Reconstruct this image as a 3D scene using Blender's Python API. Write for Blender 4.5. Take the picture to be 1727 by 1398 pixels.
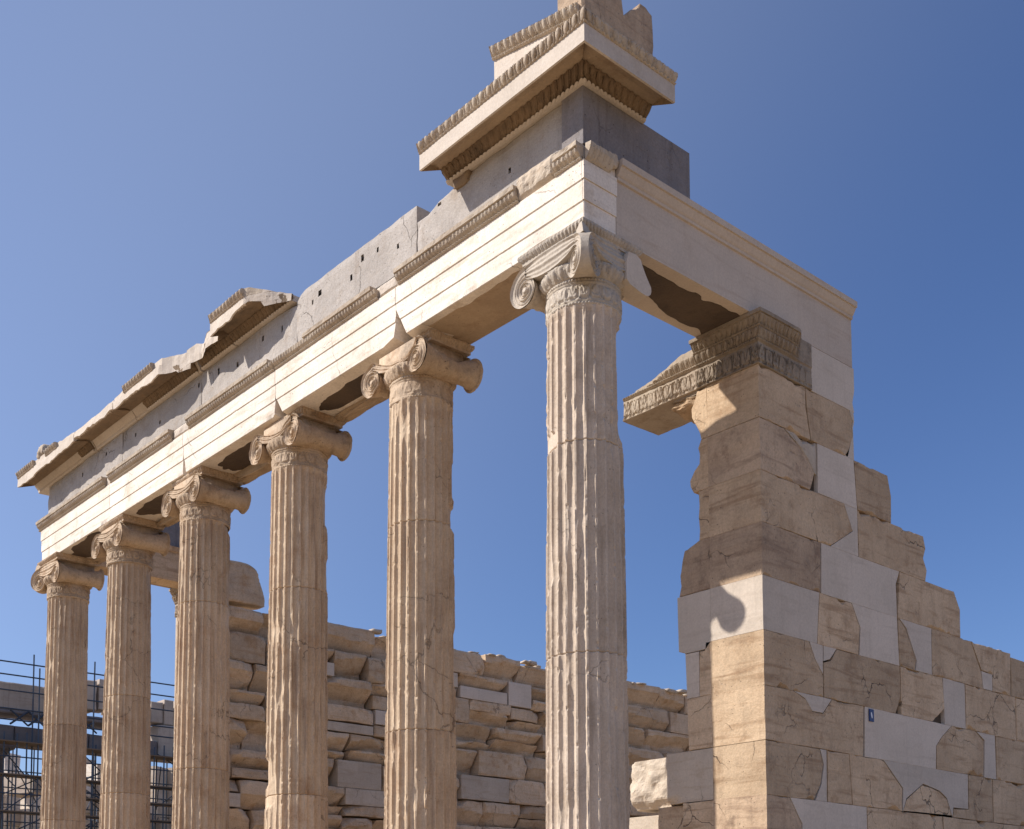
import bpy, bmesh, math, random
import numpy as np
from mathutils import Vector, Matrix
R = math.radians
scene = bpy.context.scene
for o in list(bpy.data.objects): bpy.data.objects.remove(o)

# ------------------------------------------------------------------ camera, sky, sun
W_PX, H_PX = 1727.0, 1398.0
cam = bpy.data.cameras.new('camera'); cam_o = bpy.data.objects.new('camera', cam)
scene.collection.objects.link(cam_o); scene.camera = cam_o
cam.sensor_width = 36.0; cam.sensor_fit = 'HORIZONTAL'
cam.lens = 2007.556 / W_PX * 36.0
cam.shift_x = (W_PX / 2 - 754.62) / W_PX
cam.shift_y = (1427.93 - H_PX / 2) / W_PX
cam.clip_start = 0.1; cam.clip_end = 5000
cam_o.location = (6.4453, -6.7851, 1.0636)
cam_o.rotation_euler = (R(90) + 0.0727, 0, 0.8776)

SUN_AZ, SUN_EL = 37.3, 39.8          # light travels towards (+x,+y), 37.3 deg from +y
world = bpy.data.worlds.new("World"); scene.world = world; world.use_nodes = True
wn = world.node_tree.nodes; bg = wn['Background']
sky = wn.new('ShaderNodeTexSky'); sky.sky_type = 'NISHITA'; sky.sun_disc = False
sky.sun_elevation = R(SUN_EL); sky.sun_rotation = R(180 + SUN_AZ)
sky.altitude = 150; sky.air_density = 1.0; sky.dust_density = 0.6; sky.ozone_density = 3.0
wl = world.node_tree.links.new
# clear blue air, and dry haze that brightens the sky towards the sun
tint = wn.new('ShaderNodeMix'); tint.data_type = 'RGBA'; tint.blend_type = 'MULTIPLY'; tint.inputs[0].default_value = 1.0; tint.inputs[7].default_value = (0.86, 0.98, 1.29, 1)
wl(sky.outputs[0], tint.inputs[6])
tc = wn.new('ShaderNodeTexCoord'); dt = wn.new('ShaderNodeVectorMath'); dt.operation = 'DOT_PRODUCT'
dt.inputs[1].default_value = (-math.sin(R(SUN_AZ)) * math.cos(R(SUN_EL)), -math.cos(R(SUN_AZ)) * math.cos(R(SUN_EL)), math.sin(R(SUN_EL))); wl(tc.outputs['Generated'], dt.inputs[0])
mr = wn.new('ShaderNodeMapRange'); mr.interpolation_type = 'SMOOTHSTEP'; mr.inputs['From Min'].default_value = -0.06; mr.inputs['From Max'].default_value = 0.55; wl(dt.outputs['Value'], mr.inputs['Value'])
hz = wn.new('ShaderNodeMix'); hz.data_type = 'RGBA'; hz.blend_type = 'ADD'; hz.inputs[7].default_value = (1.5, 1.6, 1.62, 1); wl(mr.outputs['Result'], hz.inputs[0]); wl(tint.outputs[2], hz.inputs[6])
wl(hz.outputs[2], bg.inputs[0]); bg.inputs[1].default_value = 0.075
sun = bpy.data.lights.new('sun', 'SUN'); sun.energy = 4.6; sun.angle = R(0.53); sun.color = (1.0, 0.935, 0.85)
sun_o = bpy.data.objects.new('sun', sun); scene.collection.objects.link(sun_o)
ld = Vector((math.sin(R(SUN_AZ)) * math.cos(R(SUN_EL)), math.cos(R(SUN_AZ)) * math.cos(R(SUN_EL)), -math.sin(R(SUN_EL))))
sun_o.rotation_euler = ld.to_track_quat('-Z', 'Y').to_euler()
scene.view_settings.view_transform = 'Standard'; scene.view_settings.look = 'None'
scene.view_settings.exposure = 0.35; scene.view_settings.gamma = 1.0
scene.cycles.max_bounces = 6; scene.cycles.diffuse_bounces = 4

# ------------------------------------------------------------------ numpy noise
def _h(ix, iy, iz, seed):
    h = (ix * 374761393 + iy * 668265263 + iz * 1442695041 + seed * 974634777) & 0xffffffff
    h = ((h ^ (h >> 13)) * 1274126177) & 0xffffffff
    h = ((h ^ (h >> 16)) * 2246822519) & 0xffffffff
    return ((h ^ (h >> 15)) & 0xffff) / 32767.5 - 1.0
def vn(P, seed=0, lin=False):
    P = np.asarray(P, float); i = np.floor(P).astype(np.int64); f = P - i; u = f if lin else f * f * (3 - 2 * f)
    x, y, z = i[..., 0], i[..., 1], i[..., 2]; a, b, c = u[..., 0], u[..., 1], u[..., 2]
    def L(p, q, t): return p + (q - p) * t
    return L(L(L(_h(x, y, z, seed), _h(x + 1, y, z, seed), a), L(_h(x, y + 1, z, seed), _h(x + 1, y + 1, z, seed), a), b),
             L(L(_h(x, y, z + 1, seed), _h(x + 1, y, z + 1, seed), a), L(_h(x, y + 1, z + 1, seed), _h(x + 1, y + 1, z + 1, seed), a), b), c)
def fbm(P, scale, octv=3, seed=0):
    P = np.asarray(P, float) * scale; s = 0.0; a = 1.0; t = 0.0
    for k in range(octv):
        s = s + a * vn(P, seed + 17 * k); t += a; P = P * 2.03 + 11.7; a *= 0.5
    return s / t
def ang(P, scale, octv=3, seed=0):
    """angular, faceted noise for fractured stone"""
    P = np.asarray(P, float) * scale; P = P @ np.array([[0.8, 0.5, -0.33], [-0.36, 0.86, 0.36], [0.46, -0.17, 0.87]]); s = 0.0; a = 1.0; t = 0.0
    for k in range(octv):
        s = s + a * vn(P, seed + 17 * k, True); t += a; P = P * 2.1 + 5.3; a *= 0.45
    return s / t
def n1(x, seed=0, octv=2):
    x = np.asarray(x, float); return fbm(np.stack([x, x * 0 + 0.37, x * 0 + 0.71], -1), 1.0, octv, seed)
def ss(a, b, x):
    t = np.clip((np.asarray(x, float) - a) / (b - a), 0, 1); return t * t * (3 - 2 * t)

# ------------------------------------------------------------------ mesh builder
class MB:
    def __init__(s): s.v = []; s.f = []; s.n = 0
    def add(s, V, F):
        V = np.asarray(V, float).reshape(-1, 3); s.v.append(V); n = s.n
        s.f += [tuple(i + n for i in f) for f in F]; s.n += len(V)
    def grid(s, P, cu=False, cv=False, flip=False):
        P = np.asarray(P, float); nu, nv = P.shape[:2]
        iu = np.arange(nu if cu else nu - 1); iv = np.arange(nv if cv else nv - 1)
        a, b = np.meshgrid(iu, iv, indexing='ij'); a = a.ravel(); b = b.ravel(); a2 = (a + 1) % nu; b2 = (b + 1) % nv
        Q = np.stack([a * nv + b, a2 * nv + b, a2 * nv + b2, a * nv + b2], 1)
        if flip: Q = Q[:, ::-1]
        n = s.n; s.v.append(P.reshape(-1, 3)); s.f += [tuple(q) for q in (Q + n).tolist()]; s.n += nu * nv
    def poly(s, V, flip=False):
        V = list(V); f = list(range(len(V)));  s.add(V, [f[::-1] if flip else f])
    def box(s, a, b):
        (x0, y0, z0), (x1, y1, z1) = a, b
        s.add([(x0, y0, z0), (x1, y0, z0), (x1, y1, z0), (x0, y1, z0), (x0, y0, z1), (x1, y0, z1), (x1, y1, z1), (x0, y1, z1)],
              [(0, 3, 2, 1), (4, 5, 6, 7), (0, 1, 5, 4), (1, 2, 6, 5), (2, 3, 7, 6), (3, 0, 4, 7)])
    def obox(s, c, size, rot, jit=0.0, seed=0):
        rg = random.Random(seed); M = Matrix.Rotation(rot, 3, 'Z'); V = []
        for z in (-.5, .5):
            for x, y in ((-.5, -.5), (.5, -.5), (.5, .5), (-.5, .5)):
                v = Vector((x * size[0] + rg.uniform(-jit, jit), y * size[1] + rg.uniform(-jit, jit), z * size[2] + rg.uniform(-jit, jit)))
                v = M @ v; V.append((v.x + c[0], v.y + c[1], v.z + c[2]))
        s.add(V, [(0, 3, 2, 1), (4, 5, 6, 7), (0, 1, 5, 4), (1, 2, 6, 5), (2, 3, 7, 6), (3, 0, 4, 7)])
    def tube(s, p, q, r, n=6):
        p = Vector(p); q = Vector(q); d = (q - p).normalized(); u = d.orthogonal().normalized(); w = d.cross(u); V = []
        for c in (p, q):
            for k in range(n):
                t = 2 * math.pi * k / n; V.append(c + u * (r * math.cos(t)) + w * (r * math.sin(t)))
        F = [(k, (k + 1) % n, n + (k + 1) % n, n + k) for k in range(n)] + [tuple(range(n))[::-1], tuple(range(n, 2 * n))]
        s.add([tuple(v) for v in V], F)
    def build(s, name, mat, parent=None, smooth=False, recalc=False):
        V = np.concatenate(s.v)
        if parent is None: loc = np.array([(V[:, 0].min() + V[:, 0].max()) / 2, (V[:, 1].min() + V[:, 1].max()) / 2, V[:, 2].min()])
        else:
            loc = np.zeros(3); p = parent
            while p is not None: loc = loc + np.array(p.location); p = p.parent
        V = V - loc
        me = bpy.data.meshes.new(name); me.from_pydata(V.tolist(), [], s.f); me.update()
        if recalc:
            bm = bmesh.new(); bm.from_mesh(me); bmesh.ops.recalc_face_normals(bm, faces=bm.faces); bm.to_mesh(me); bm.free()
        if smooth: me.polygons.foreach_set('use_smooth', [True] * len(me.polygons))
        me.materials.append(mat)
        o = bpy.data.objects.new(name, me); scene.collection.objects.link(o)
        if parent is None: o.location = loc
        else: o.parent = parent
        return o
def tag(o, label=None, cat=None, group=None, kind=None):
    if label: o['label'] = label
    if cat: o['category'] = cat
    if group: o['group'] = group
    if kind: o['kind'] = kind
    return o
def thing(name, loc, label, cat, group=None):
    o = bpy.data.objects.new(name, None); scene.collection.objects.link(o); o.location = loc; o.empty_display_size = 0.2
    return tag(o, label, cat, group)

# ------------------------------------------------------------------ materials
def stone(name, c1, c2, stain=(0.3, 0.19, 0.1), stain_amt=0.3, streak=0.0, pits=0.3, bump=0.4, band=0.3, rnd=0.10, rough=0.8, speck=0.12, scale=1.0, dark=0.0, cracks=0.0):
    m = bpy.data.materials.new(name); m.use_nodes = True; nt = m.node_tree; N = nt.nodes; K = nt.links.new
    b = N['Principled BSDF']; b.inputs['Roughness'].default_value = rough; b.inputs['Specular IOR Level'].default_value = 0.25
    geo = N.new('ShaderNodeNewGeometry'); oi = N.new('ShaderNodeObjectInfo')
    off = N.new('ShaderNodeVectorMath'); off.operation = 'MULTIPLY_ADD'
    rv = N.new('ShaderNodeCombineXYZ'); K(oi.outputs['Random'], rv.inputs[0]); K(oi.outputs['Random'], rv.inputs[1]); K(oi.outputs['Random'], rv.inputs[2])
    K(rv.outputs[0], off.inputs[0]); off.inputs[1].default_value = (7.3, 3.1, 5.7); K(geo.outputs['Position'], off.inputs[2])
    def noise(sc, det=4.0, ro=0.6, stretch=None, dist=0.0):
        n = N.new('ShaderNodeTexNoise'); n.inputs['Scale'].default_value = sc * scale; n.inputs['Detail'].default_value = det
        n.inputs['Roughness'].default_value = ro; n.inputs['Distortion'].default_value = dist
        if stretch:
            mp = N.new('ShaderNodeMapping'); mp.inputs['Scale'].default_value = stretch; K(off.outputs[0], mp.inputs['Vector']); K(mp.outputs[0], n.inputs['Vector'])
        else: K(off.outputs[0], n.inputs['Vector'])
        return n.outputs['Fac']
    def ramp(fac, a, c):
        r = N.new('ShaderNodeMapRange'); r.interpolation_type = 'SMOOTHSTEP'; K(fac, r.inputs['Value'])
        r.inputs['From Min'].default_value = a; r.inputs['From Max'].default_value = c; return r.outputs['Result']
    def mul(x, y):
        q = N.new('ShaderNodeMath'); q.operation = 'MULTIPLY'
        for i, t in enumerate((x, y)):
            if isinstance(t, (int, float)): q.inputs[i].default_value = t
            else: K(t, q.inputs[i])
        return q.outputs[0]
    def addm(x, y):
        q = N.new('ShaderNodeMath'); q.operation = 'ADD'
        for i, t in enumerate((x, y)):
            if isinstance(t, (int, float)): q.inputs[i].default_value = t
            else: K(t, q.inputs[i])
        return q.outputs[0]
    def mix(fac, A, B, mode='MIX'):
        q = N.new('ShaderNodeMix'); q.data_type = 'RGBA'; q.blend_type = mode
        if isinstance(fac, (int, float)): q.inputs[0].default_value = fac
        else: K(fac, q.inputs[0])
        for i, t in ((6, A), (7, B)):
            if isinstance(t, tuple): q.inputs[i].default_value = (*t, 1)
            else: K(t, q.inputs[i])
        return q.outputs[2]
    col = mix(ramp(noise(1.7, 5), 0.36, 0.64), c1, c2)
    if band: col = mix(mul(ramp(noise(2.2, 4, 0.55, (0.7, 0.7, 7.0), 0.6), 0.5, 0.72), band), col, stain)
    if stain_amt: col = mix(mul(ramp(noise(3.3, 6, 0.7), 0.52, 0.7), stain_amt), col, stain)
    if streak: col = mix(mul(ramp(noise(3.0, 4, 0.6, (5.0, 5.0, 0.35)), 0.5, 0.72), streak), col, (stain[0] * .55, stain[1] * .5, stain[2] * .5))
    if dark: col = mix(mul(ramp(noise(6.5, 7, 0.75), 0.5, 0.68), dark), col, (0.07, 0.055, 0.045))
    fine = noise(48, 4, 0.7)
    sp = N.new('ShaderNodeMapRange'); K(fine, sp.inputs['Value']); sp.inputs['From Min'].default_value = 0.25; sp.inputs['From Max'].default_value = 0.75
    sp.inputs['To Min'].default_value = 1 - speck; sp.inputs['To Max'].default_value = 1 + speck
    rr = N.new('ShaderNodeMapRange'); K(oi.outputs['Random'], rr.inputs['Value']); rr.inputs['To Min'].default_value = 1 - rnd; rr.inputs['To Max'].default_value = 1 + rnd
    val = mul(sp.outputs[0], rr.outputs[0])
    cx = N.new('ShaderNodeVectorMath'); cx.operation = 'SCALE'; K(col, cx.inputs[0]); K(val, cx.inputs['Scale']); col = cx.outputs[0]
    hgt = addm(mul(noise(5.0, 6, 0.65), 0.8), mul(fine, 0.22))
    if pits:
        vo = N.new('ShaderNodeTexVoronoi'); vo.inputs['Scale'].default_value = 26 * scale; K(off.outputs[0], vo.inputs['Vector'])
        pm = mul(ramp(vo.outputs['Distance'], 0.2, 0.06), ramp(noise(6.0, 3), 0.5, 0.62))
        col = mix(mul(pm, min(1.0, pits * 1.6)), col, (0.06, 0.05, 0.045)); hgt = addm(hgt, mul(pm, -0.8 * pits))
    if cracks:
        wv = N.new('ShaderNodeTexNoise'); wv.inputs['Scale'].default_value = 4.0; wv.inputs['Detail'].default_value = 5; K(off.outputs[0], wv.inputs['Vector'])
        wm = N.new('ShaderNodeVectorMath'); wm.operation = 'MULTIPLY_ADD'; wm.inputs[1].default_value = (0.35, 0.35, 0.35); K(wv.outputs['Color'], wm.inputs[0]); K(off.outputs[0], wm.inputs[2])
        cv = N.new('ShaderNodeTexVoronoi'); cv.feature = 'DISTANCE_TO_EDGE'; cv.inputs['Scale'].default_value = 1.5; K(wm.outputs[0], cv.inputs['Vector'])
        cm = mul(mul(ramp(cv.outputs['Distance'], 0.010, 0.003), ramp(noise(1.3, 3), 0.5, 0.62)), cracks)
        col = mix(cm, col, (0.05, 0.038, 0.03)); hgt = addm(hgt, mul(cm, -1.0))
    K(col, b.inputs['Base Color'])
    bp = N.new('ShaderNodeBump'); bp.inputs['Strength'].default_value = bump; bp.inputs['Distance'].default_value = 0.03
    K(hgt, bp.inputs['Height']); K(bp.outputs[0], b.inputs['Normal'])
    return m
def plain(name, c, rough=0.6, metal=0.0):
    m = bpy.data.materials.new(name); m.use_nodes = True; N = m.node_tree.nodes; K = m.node_tree.links.new; b = N['Principled BSDF']
    b.inputs['Roughness'].default_value = rough; b.inputs['Metallic'].default_value = metal
    g = N.new('ShaderNodeNewGeometry'); n = N.new('ShaderNodeTexNoise'); n.inputs['Scale'].default_value = 6; K(g.outputs['Position'], n.inputs['Vector'])
    r = N.new('ShaderNodeMix'); r.data_type = 'RGBA'; K(n.outputs['Fac'], r.inputs[0])
    r.inputs[6].default_value = (*[x * 0.8 for x in c], 1); r.inputs[7].default_value = (*[min(1, x * 1.2) for x in c], 1); K(r.outputs[2], b.inputs['Base Color'])
    return m
M = {}
M['new'] = stone('new_marble', (0.63, 0.54, 0.45), (0.57, 0.49, 0.405), (0.46, 0.38, 0.30), 0.25, 0.12, 0.1, 0.14, 0.35, 0.07, cracks=0.0)
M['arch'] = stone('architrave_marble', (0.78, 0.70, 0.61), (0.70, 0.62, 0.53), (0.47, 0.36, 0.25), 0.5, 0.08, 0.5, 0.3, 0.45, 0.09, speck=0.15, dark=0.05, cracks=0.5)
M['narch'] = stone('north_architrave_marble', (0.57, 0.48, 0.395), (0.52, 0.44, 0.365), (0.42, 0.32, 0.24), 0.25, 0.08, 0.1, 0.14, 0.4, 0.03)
M['old'] = stone('old_marble', (0.60, 0.445, 0.295), (0.51, 0.37, 0.24), (0.31, 0.19, 0.105), 0.6, 0.14, 0.45, 0.6, 0.6, 0.15, speck=0.18, dark=0.16, cracks=0.75)
M['light'] = stone('light_old_marble', (0.56, 0.47, 0.37), (0.49, 0.405, 0.315), (0.38, 0.27, 0.17), 0.45, 0.1, 0.3, 0.4, 0.4, 0.08, dark=0.08, cracks=0.4)
M['darkold'] = stone('dark_stained_marble', (0.55, 0.405, 0.275), (0.45, 0.325, 0.22), (0.21, 0.13, 0.085), 0.6, 0.15, 0.4, 0.6, 0.5, 0.08, speck=0.18, dark=0.3, cracks=0.6)
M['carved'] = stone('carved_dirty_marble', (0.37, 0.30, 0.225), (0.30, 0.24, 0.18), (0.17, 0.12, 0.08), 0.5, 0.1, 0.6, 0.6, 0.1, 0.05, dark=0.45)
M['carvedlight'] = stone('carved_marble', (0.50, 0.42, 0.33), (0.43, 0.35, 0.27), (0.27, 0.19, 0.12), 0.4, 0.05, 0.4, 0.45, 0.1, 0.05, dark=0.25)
M['frieze'] = stone('grey_frieze_limestone', (0.44, 0.395, 0.355), (0.375, 0.335, 0.30), (0.32, 0.25, 0.19), 0.5, 0.14, 1.0, 0.6, 0.15, 0.08, scale=1.3, speck=0.2, dark=0.06, cracks=0.6)
M['friezedark'] = stone('dark_frieze_limestone', (0.245, 0.22, 0.215), (0.195, 0.178, 0.18), (0.2, 0.16, 0.13), 0.5, 0.3, 0.8, 0.5, 0.2, 0.03, speck=0.18, cracks=0.3)
M['cornice'] = stone('cornice_marble', (0.58, 0.50, 0.42), (0.53, 0.455, 0.38), (0.38, 0.29, 0.2), 0.3, 0.1, 0.2, 0.25, 0.1, 0.05)
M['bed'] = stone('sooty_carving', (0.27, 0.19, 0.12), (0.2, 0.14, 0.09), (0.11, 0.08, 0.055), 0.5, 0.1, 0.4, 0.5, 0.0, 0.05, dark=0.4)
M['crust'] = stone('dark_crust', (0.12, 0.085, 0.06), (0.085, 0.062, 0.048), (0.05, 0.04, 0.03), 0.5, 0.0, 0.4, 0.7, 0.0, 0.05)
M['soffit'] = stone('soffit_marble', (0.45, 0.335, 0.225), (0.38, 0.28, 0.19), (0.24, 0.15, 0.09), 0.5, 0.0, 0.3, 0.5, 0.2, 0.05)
M['col_grey'] = stone('grey_column_marble', (0.60, 0.49, 0.385), (0.51, 0.41, 0.315), (0.33, 0.245, 0.165), 0.45, 0.4, 0.35, 0.4, 0.0, 0.07, speck=0.16, dark=0.08, cracks=0.4)
M['col_warm'] = stone('warm_column_marble', (0.60, 0.465, 0.325), (0.50, 0.37, 0.25), (0.36, 0.215, 0.12), 0.5, 0.5, 0.35, 0.45, 0.0, 0.10, speck=0.16, dark=0.10, cracks=0.5)
M['cap_warm'] = stone('warm_capital_marble', (0.55, 0.42, 0.295), (0.44, 0.325, 0.22), (0.31, 0.185, 0.10), 0.65, 0.2, 0.5, 0.7, 0.0, 0.06, dark=0.35, speck=0.18)
M['cap_grey'] = stone('grey_capital_marble', (0.53, 0.455, 0.37), (0.45, 0.39, 0.32), (0.28, 0.21, 0.15), 0.4, 0.1, 0.35, 0.45, 0.0, 0.03, dark=0.25)
M['rough'] = stone('broken_wall_marble', (0.60, 0.46, 0.32), (0.50, 0.375, 0.255), (0.40, 0.235, 0.11), 0.7, 0.15, 0.5, 0.8, 0.4, 0.16, speck=0.2, dark=0.12, cracks=0.5)
M['core'] = stone('dark_core_backing', (0.11, 0.08, 0.055), (0.08, 0.058, 0.04), (0.14, 0.10, 0.07), 0.5, 0.0, 0.4, 1.0, 0.0, 0.02)  # backing colour darkened so gaps between stones read as deep shade
M['far'] = stone('far_temple_marble', (0.50, 0.42, 0.35), (0.43, 0.365, 0.31), (0.3, 0.21, 0.15), 0.4, 0.2, 0.2, 0.5, 0.3, 0.12, scale=0.5)
M['fardark'] = stone('dark_temple_marble', (0.24, 0.20, 0.185), (0.19, 0.165, 0.16), (0.12, 0.1, 0.09), 0.4, 0.3, 0.2, 0.5, 0.3, 0.08, scale=0.5)
M['ground'] = stone('dry_rocky_ground', (0.38, 0.275, 0.165), (0.31, 0.225, 0.135), (0.3, 0.23, 0.15), 0.4, 0.0, 0.3, 0.9, 0.0, 0.0, scale=0.5)
M['steel'] = plain('scaffold_steel', (0.06, 0.075, 0.10), 0.5, 0.4)
M['timber'] = plain('scaffold_timber', (0.16, 0.115, 0.08), 0.8)
M['blue'] = plain('blue_enamel', (0.006, 0.008, 0.09), 0.35)
M['white'] = plain('white_enamel', (0.8, 0.8, 0.82), 0.4)

# ------------------------------------------------------------------ shape helpers
def relief(b, start, end, prof, pat, amp, per, L, per_n=10, jit=0.0, seed=0, brk=None, nsub=4):
    """a carved band: profile (p,z) swept from start(p,z) to end(p,z), with a pattern pushed outwards"""
    pr = []
    for (p0, z0), (p1, z1) in zip(prof[:-1], prof[1:]):
        n = max(1, nsub if abs(z1 - z0) + abs(p1 - p0) > 0.02 else 2)
        for k in range(n): pr.append((p0 + (p1 - p0) * k / n, z0 + (z1 - z0) * k / n))
    pr.append(prof[-1]); pr = np.array(pr)
    z0, z1 = pr[:, 1].min(), pr[:, 1].max()
    ns = max(2, int(L / per * per_n) + 1); s = np.linspace(0, 1, ns)
    S, Pp = np.meshgrid(s, pr[:, 0], indexing='ij'); _, Z = np.meshgrid(s, pr[:, 1], indexing='ij')
    T = (Z - z0) / (z1 - z0)
    q0 = np.stack(start(Pp, Z), -1); q0 = q0 + S[..., None] * (np.stack(end(Pp, Z), -1) - q0)
    wr = np.clip(1.0 + 0.9 * fbm(q0, 3.1, 3, seed + 40), 0.25, 1.25)
    D = Pp + (amp * wr * pat(S * L / per, T) if pat else 0) * (Pp > 0.001)
    A = np.stack(start(D, Z), -1); E = np.stack(end(D, Z), -1)
    P = A + S[..., None] * (E - A)
    if jit: 
        nn = fbm(P, 18, 3, seed)[..., None] * jit; P = P + nn * np.array([0.5, 1, 0.6])
    if brk: P = brk(P)
    b.grid(P)
    b.poly(P[0]); b.poly(P[-1], True)
def eggs(s, t):
    u = (s % 1) * 2 - 1; e = 1 - (u / 0.64) ** 2 - ((t - 0.5) / 0.47) ** 2
    egg = np.sqrt(np.clip(e, 0, 1)); sh = np.clip(1 - np.abs((u / 0.92) ** 2 + ((t - 0.5) / 0.6) ** 2 - 1) / 0.14, 0, 1) * 0.6
    dart = np.clip(1 - np.abs(np.abs(u) - 1) / 0.1, 0, 1) * 0.5
    return np.maximum(np.maximum(egg, sh), dart)
def beads(s, t):
    u = (s % 1) * 2 - 1; return np.sqrt(np.clip(1 - (u / 0.85) ** 2 - ((t - 0.5) / 0.5) ** 2, 0, 1))
def leaves(s, t):
    u = np.abs((s % 1) * 2 - 1); w = 0.25 + 0.6 * np.sin(np.clip(t, 0, 1) * np.pi * 0.9)
    return (np.where(u < w, 0.6 + 0.4 * np.cos(u / w * np.pi * 1.5), -0.4)) * (1 - np.clip(t, 0, 1) ** 5)
def anthem(s, t):
    """alternating palmettes and lotus flowers on scrolls"""
    k = np.floor(s) % 2; u = (s % 1) * 2 - 1; v = t - 0.22
    r = np.sqrt((u * 0.8) ** 2 + (v * 1.15) ** 2); a = np.arctan2(u * 0.8, v * 1.15 + 1e-6)
    env = np.where(k == 0, 0.72 - 0.12 * np.abs(a), 0.55 + 0.25 * np.abs(np.sin(a * 1.5)))
    nl = np.where(k == 0, 4.5, 3.0)
    pal = np.where((r < env) & (v > -0.02), 0.35 + 0.65 * np.abs(np.cos(a * nl)) ** 0.7, 0)
    cs = np.sqrt((np.abs(u) - 0.72) ** 2 + ((t - 0.14) / 0.6) ** 2); an = np.arctan2(t - 0.14, np.abs(u) - 0.72)
    scr = np.where(cs < 0.27, 0.5 + 0.5 * np.cos(cs * 48 - an), 0) * 0.9
    stem = np.clip(1 - np.abs(np.abs(u) - 0.97 + 0.25 * np.sin(t * 3.1)) / 0.09, 0, 1) * (t < 0.85)
    edge = ((t < 0.05) | (t > 0.95)) * 0.8
    return np.maximum.reduce([pal, scr, stem * 0.8, edge])

def prism(b, poly, to3, depth, seed=0, jit=0.004, bev=0.004, step=0.06, gap=0.0, chip=0.0):
    """stone of polygonal face: chamfered rim, slightly irregular outline, depth behind the face.  to3(u,v,d)"""
    P = [np.array(p, float) for p in poly]
    ar = sum(P[i][0] * P[(i + 1) % len(P)][1] - P[(i + 1) % len(P)][0] * P[i][1] for i in range(len(P)))
    if ar < 0: P = P[::-1]
    Q = []
    for i in range(len(P)):
        p, q = P[i], P[(i + 1) % len(P)]; n = max(1, int(np.hypot(*(q - p)) / step))
        for k in range(n): Q.append(p + (q - p) * k / n)
    Q = np.array(Q)
    J = np.stack([n1(Q[:, 0] * 9 + Q[:, 1] * 7, seed), n1(Q[:, 1] * 9 - Q[:, 0] * 5 + 33, seed + 5)], -1)
    t = np.roll(Q, -1, 0) - np.roll(Q, 1, 0); t /= np.maximum(1e-9, np.linalg.norm(t, axis=1, keepdims=True)); nrm = np.stack([t[:, 1], -t[:, 0]], -1)
    Q = Q - nrm * gap + J * jit
    Bv = bev * (1 + 1.2 * np.clip(n1(Q[:, 0] * 6 + Q[:, 1] * 5.3, seed + 9), -0.6, 1.5)) if bev > 0.005 else np.full(len(Q), bev)
    hz_ = (np.abs(t[:, 0]) > 0.9).astype(float)
    if chip: Bv = Bv * (0.5 + 0.5 * hz_); Q = Q + nrm * (gap * 0.8 * (1 - hz_))[:, None]
    Bv = Bv + (0.25 + 0.75 * hz_) * chip * np.clip(fbm(np.stack([Q[:, 0] * 5, Q[:, 1] * 5, Q[:, 0] * 0 + seed], -1), 1, 4, seed + 13) - 0.22, 0, 1) * 2.0
    I = Q - nrm * Bv[:, None]; n = len(Q)
    rings = [[to3(u, v, 0.0) for u, v in I], [to3(u, v, bb) for (u, v), bb in zip(Q, Bv)], [to3(u, v, depth) for u, v in Q]]
    V = rings[0] + rings[1] + rings[2]; F = [tuple(range(n)), tuple(range(2 * n, 3 * n))[::-1]]
    for r in (0, 1):
        for k in range(n): F.append((r * n + k, (r + 1) * n + k, (r + 1) * n + (k + 1) % n, r * n + (k + 1) % n))
    b.add(V, F)

def blob(b, c, size, seed=0, amp=0.25, n=20, freq=2.0, flat=None):
    """broken lump of stone"""
    u = np.linspace(0, np.pi, n); v = np.linspace(0, 2 * np.pi, 2 * n, endpoint=False); U, V = np.meshgrid(u, v, indexing='ij')
    d = np.stack([np.sin(U) * np.cos(V), np.sin(U) * np.sin(V), np.cos(U)], -1)
    q = d / np.max(np.abs(d), -1, keepdims=True) * 0.55 + d * 0.45
    q = q * (1 + amp * 1.3 * ang(d * 1.0 + seed * 3.1, freq, 3, seed)[..., None])
    P = q * np.array(size) / 2 + np.array(c)
    if flat is not None: P[..., 2] = np.maximum(P[..., 2], flat)
    b.grid(P, cv=True)

# ------------------------------------------------------------------ ground and stepped base
def ground():
    xs = np.concatenate([[-900, -400, -200, -120], np.linspace(-90, 40, 66), [80, 200, 500, 900]])
    ys = np.concatenate([[-900, -400, -150, -80], np.linspace(-50, 70, 61), [120, 250, 500, 900]])
    X, Y = np.meshgrid(xs, ys, indexing='ij')
    Z = -0.62 + 3.2 * ss(-18, -48, X) + 0.25 * fbm(np.stack([X, Y, X * 0], -1), 0.15, 3, 4) * ss(2, 8, np.hypot(X + 5, Y - 3) - 9)
    Z = np.where((X > -13) & (X < 3) & (Y > -3), -0.62, Z)
    b = MB(); b.grid(np.stack([X, Y, Z], -1)); o = b.build('ground', M['ground'], smooth=True); tag(o, kind='structure')
ground()
sb = thing('stepped_base', (-5.3, -1.0, -0.62), 'three worn marble steps and the floor under the six columns', 'steps')
for k in range(3):
    o = 0.33 * (2 - k); z0 = -0.62 + 0.2066 * k; b = MB()
    x = -11.1 - o
    while x < 0.55 + o - 0.05:
        x2 = min(x + 1.3, 0.55 + o); b.box((x + 0.003, -0.55 - o, z0 - (0.2 if k == 0 else 0)), (x2 - 0.003, 1.2, z0 + 0.2066)); x = x2
    b.build('step', M['old'], sb)
b = MB(); b.box((-11.1, 1.203, -0.7), (0.55, 16, -0.004)); b.build('floor_slabs', M['old'], sb)

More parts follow.
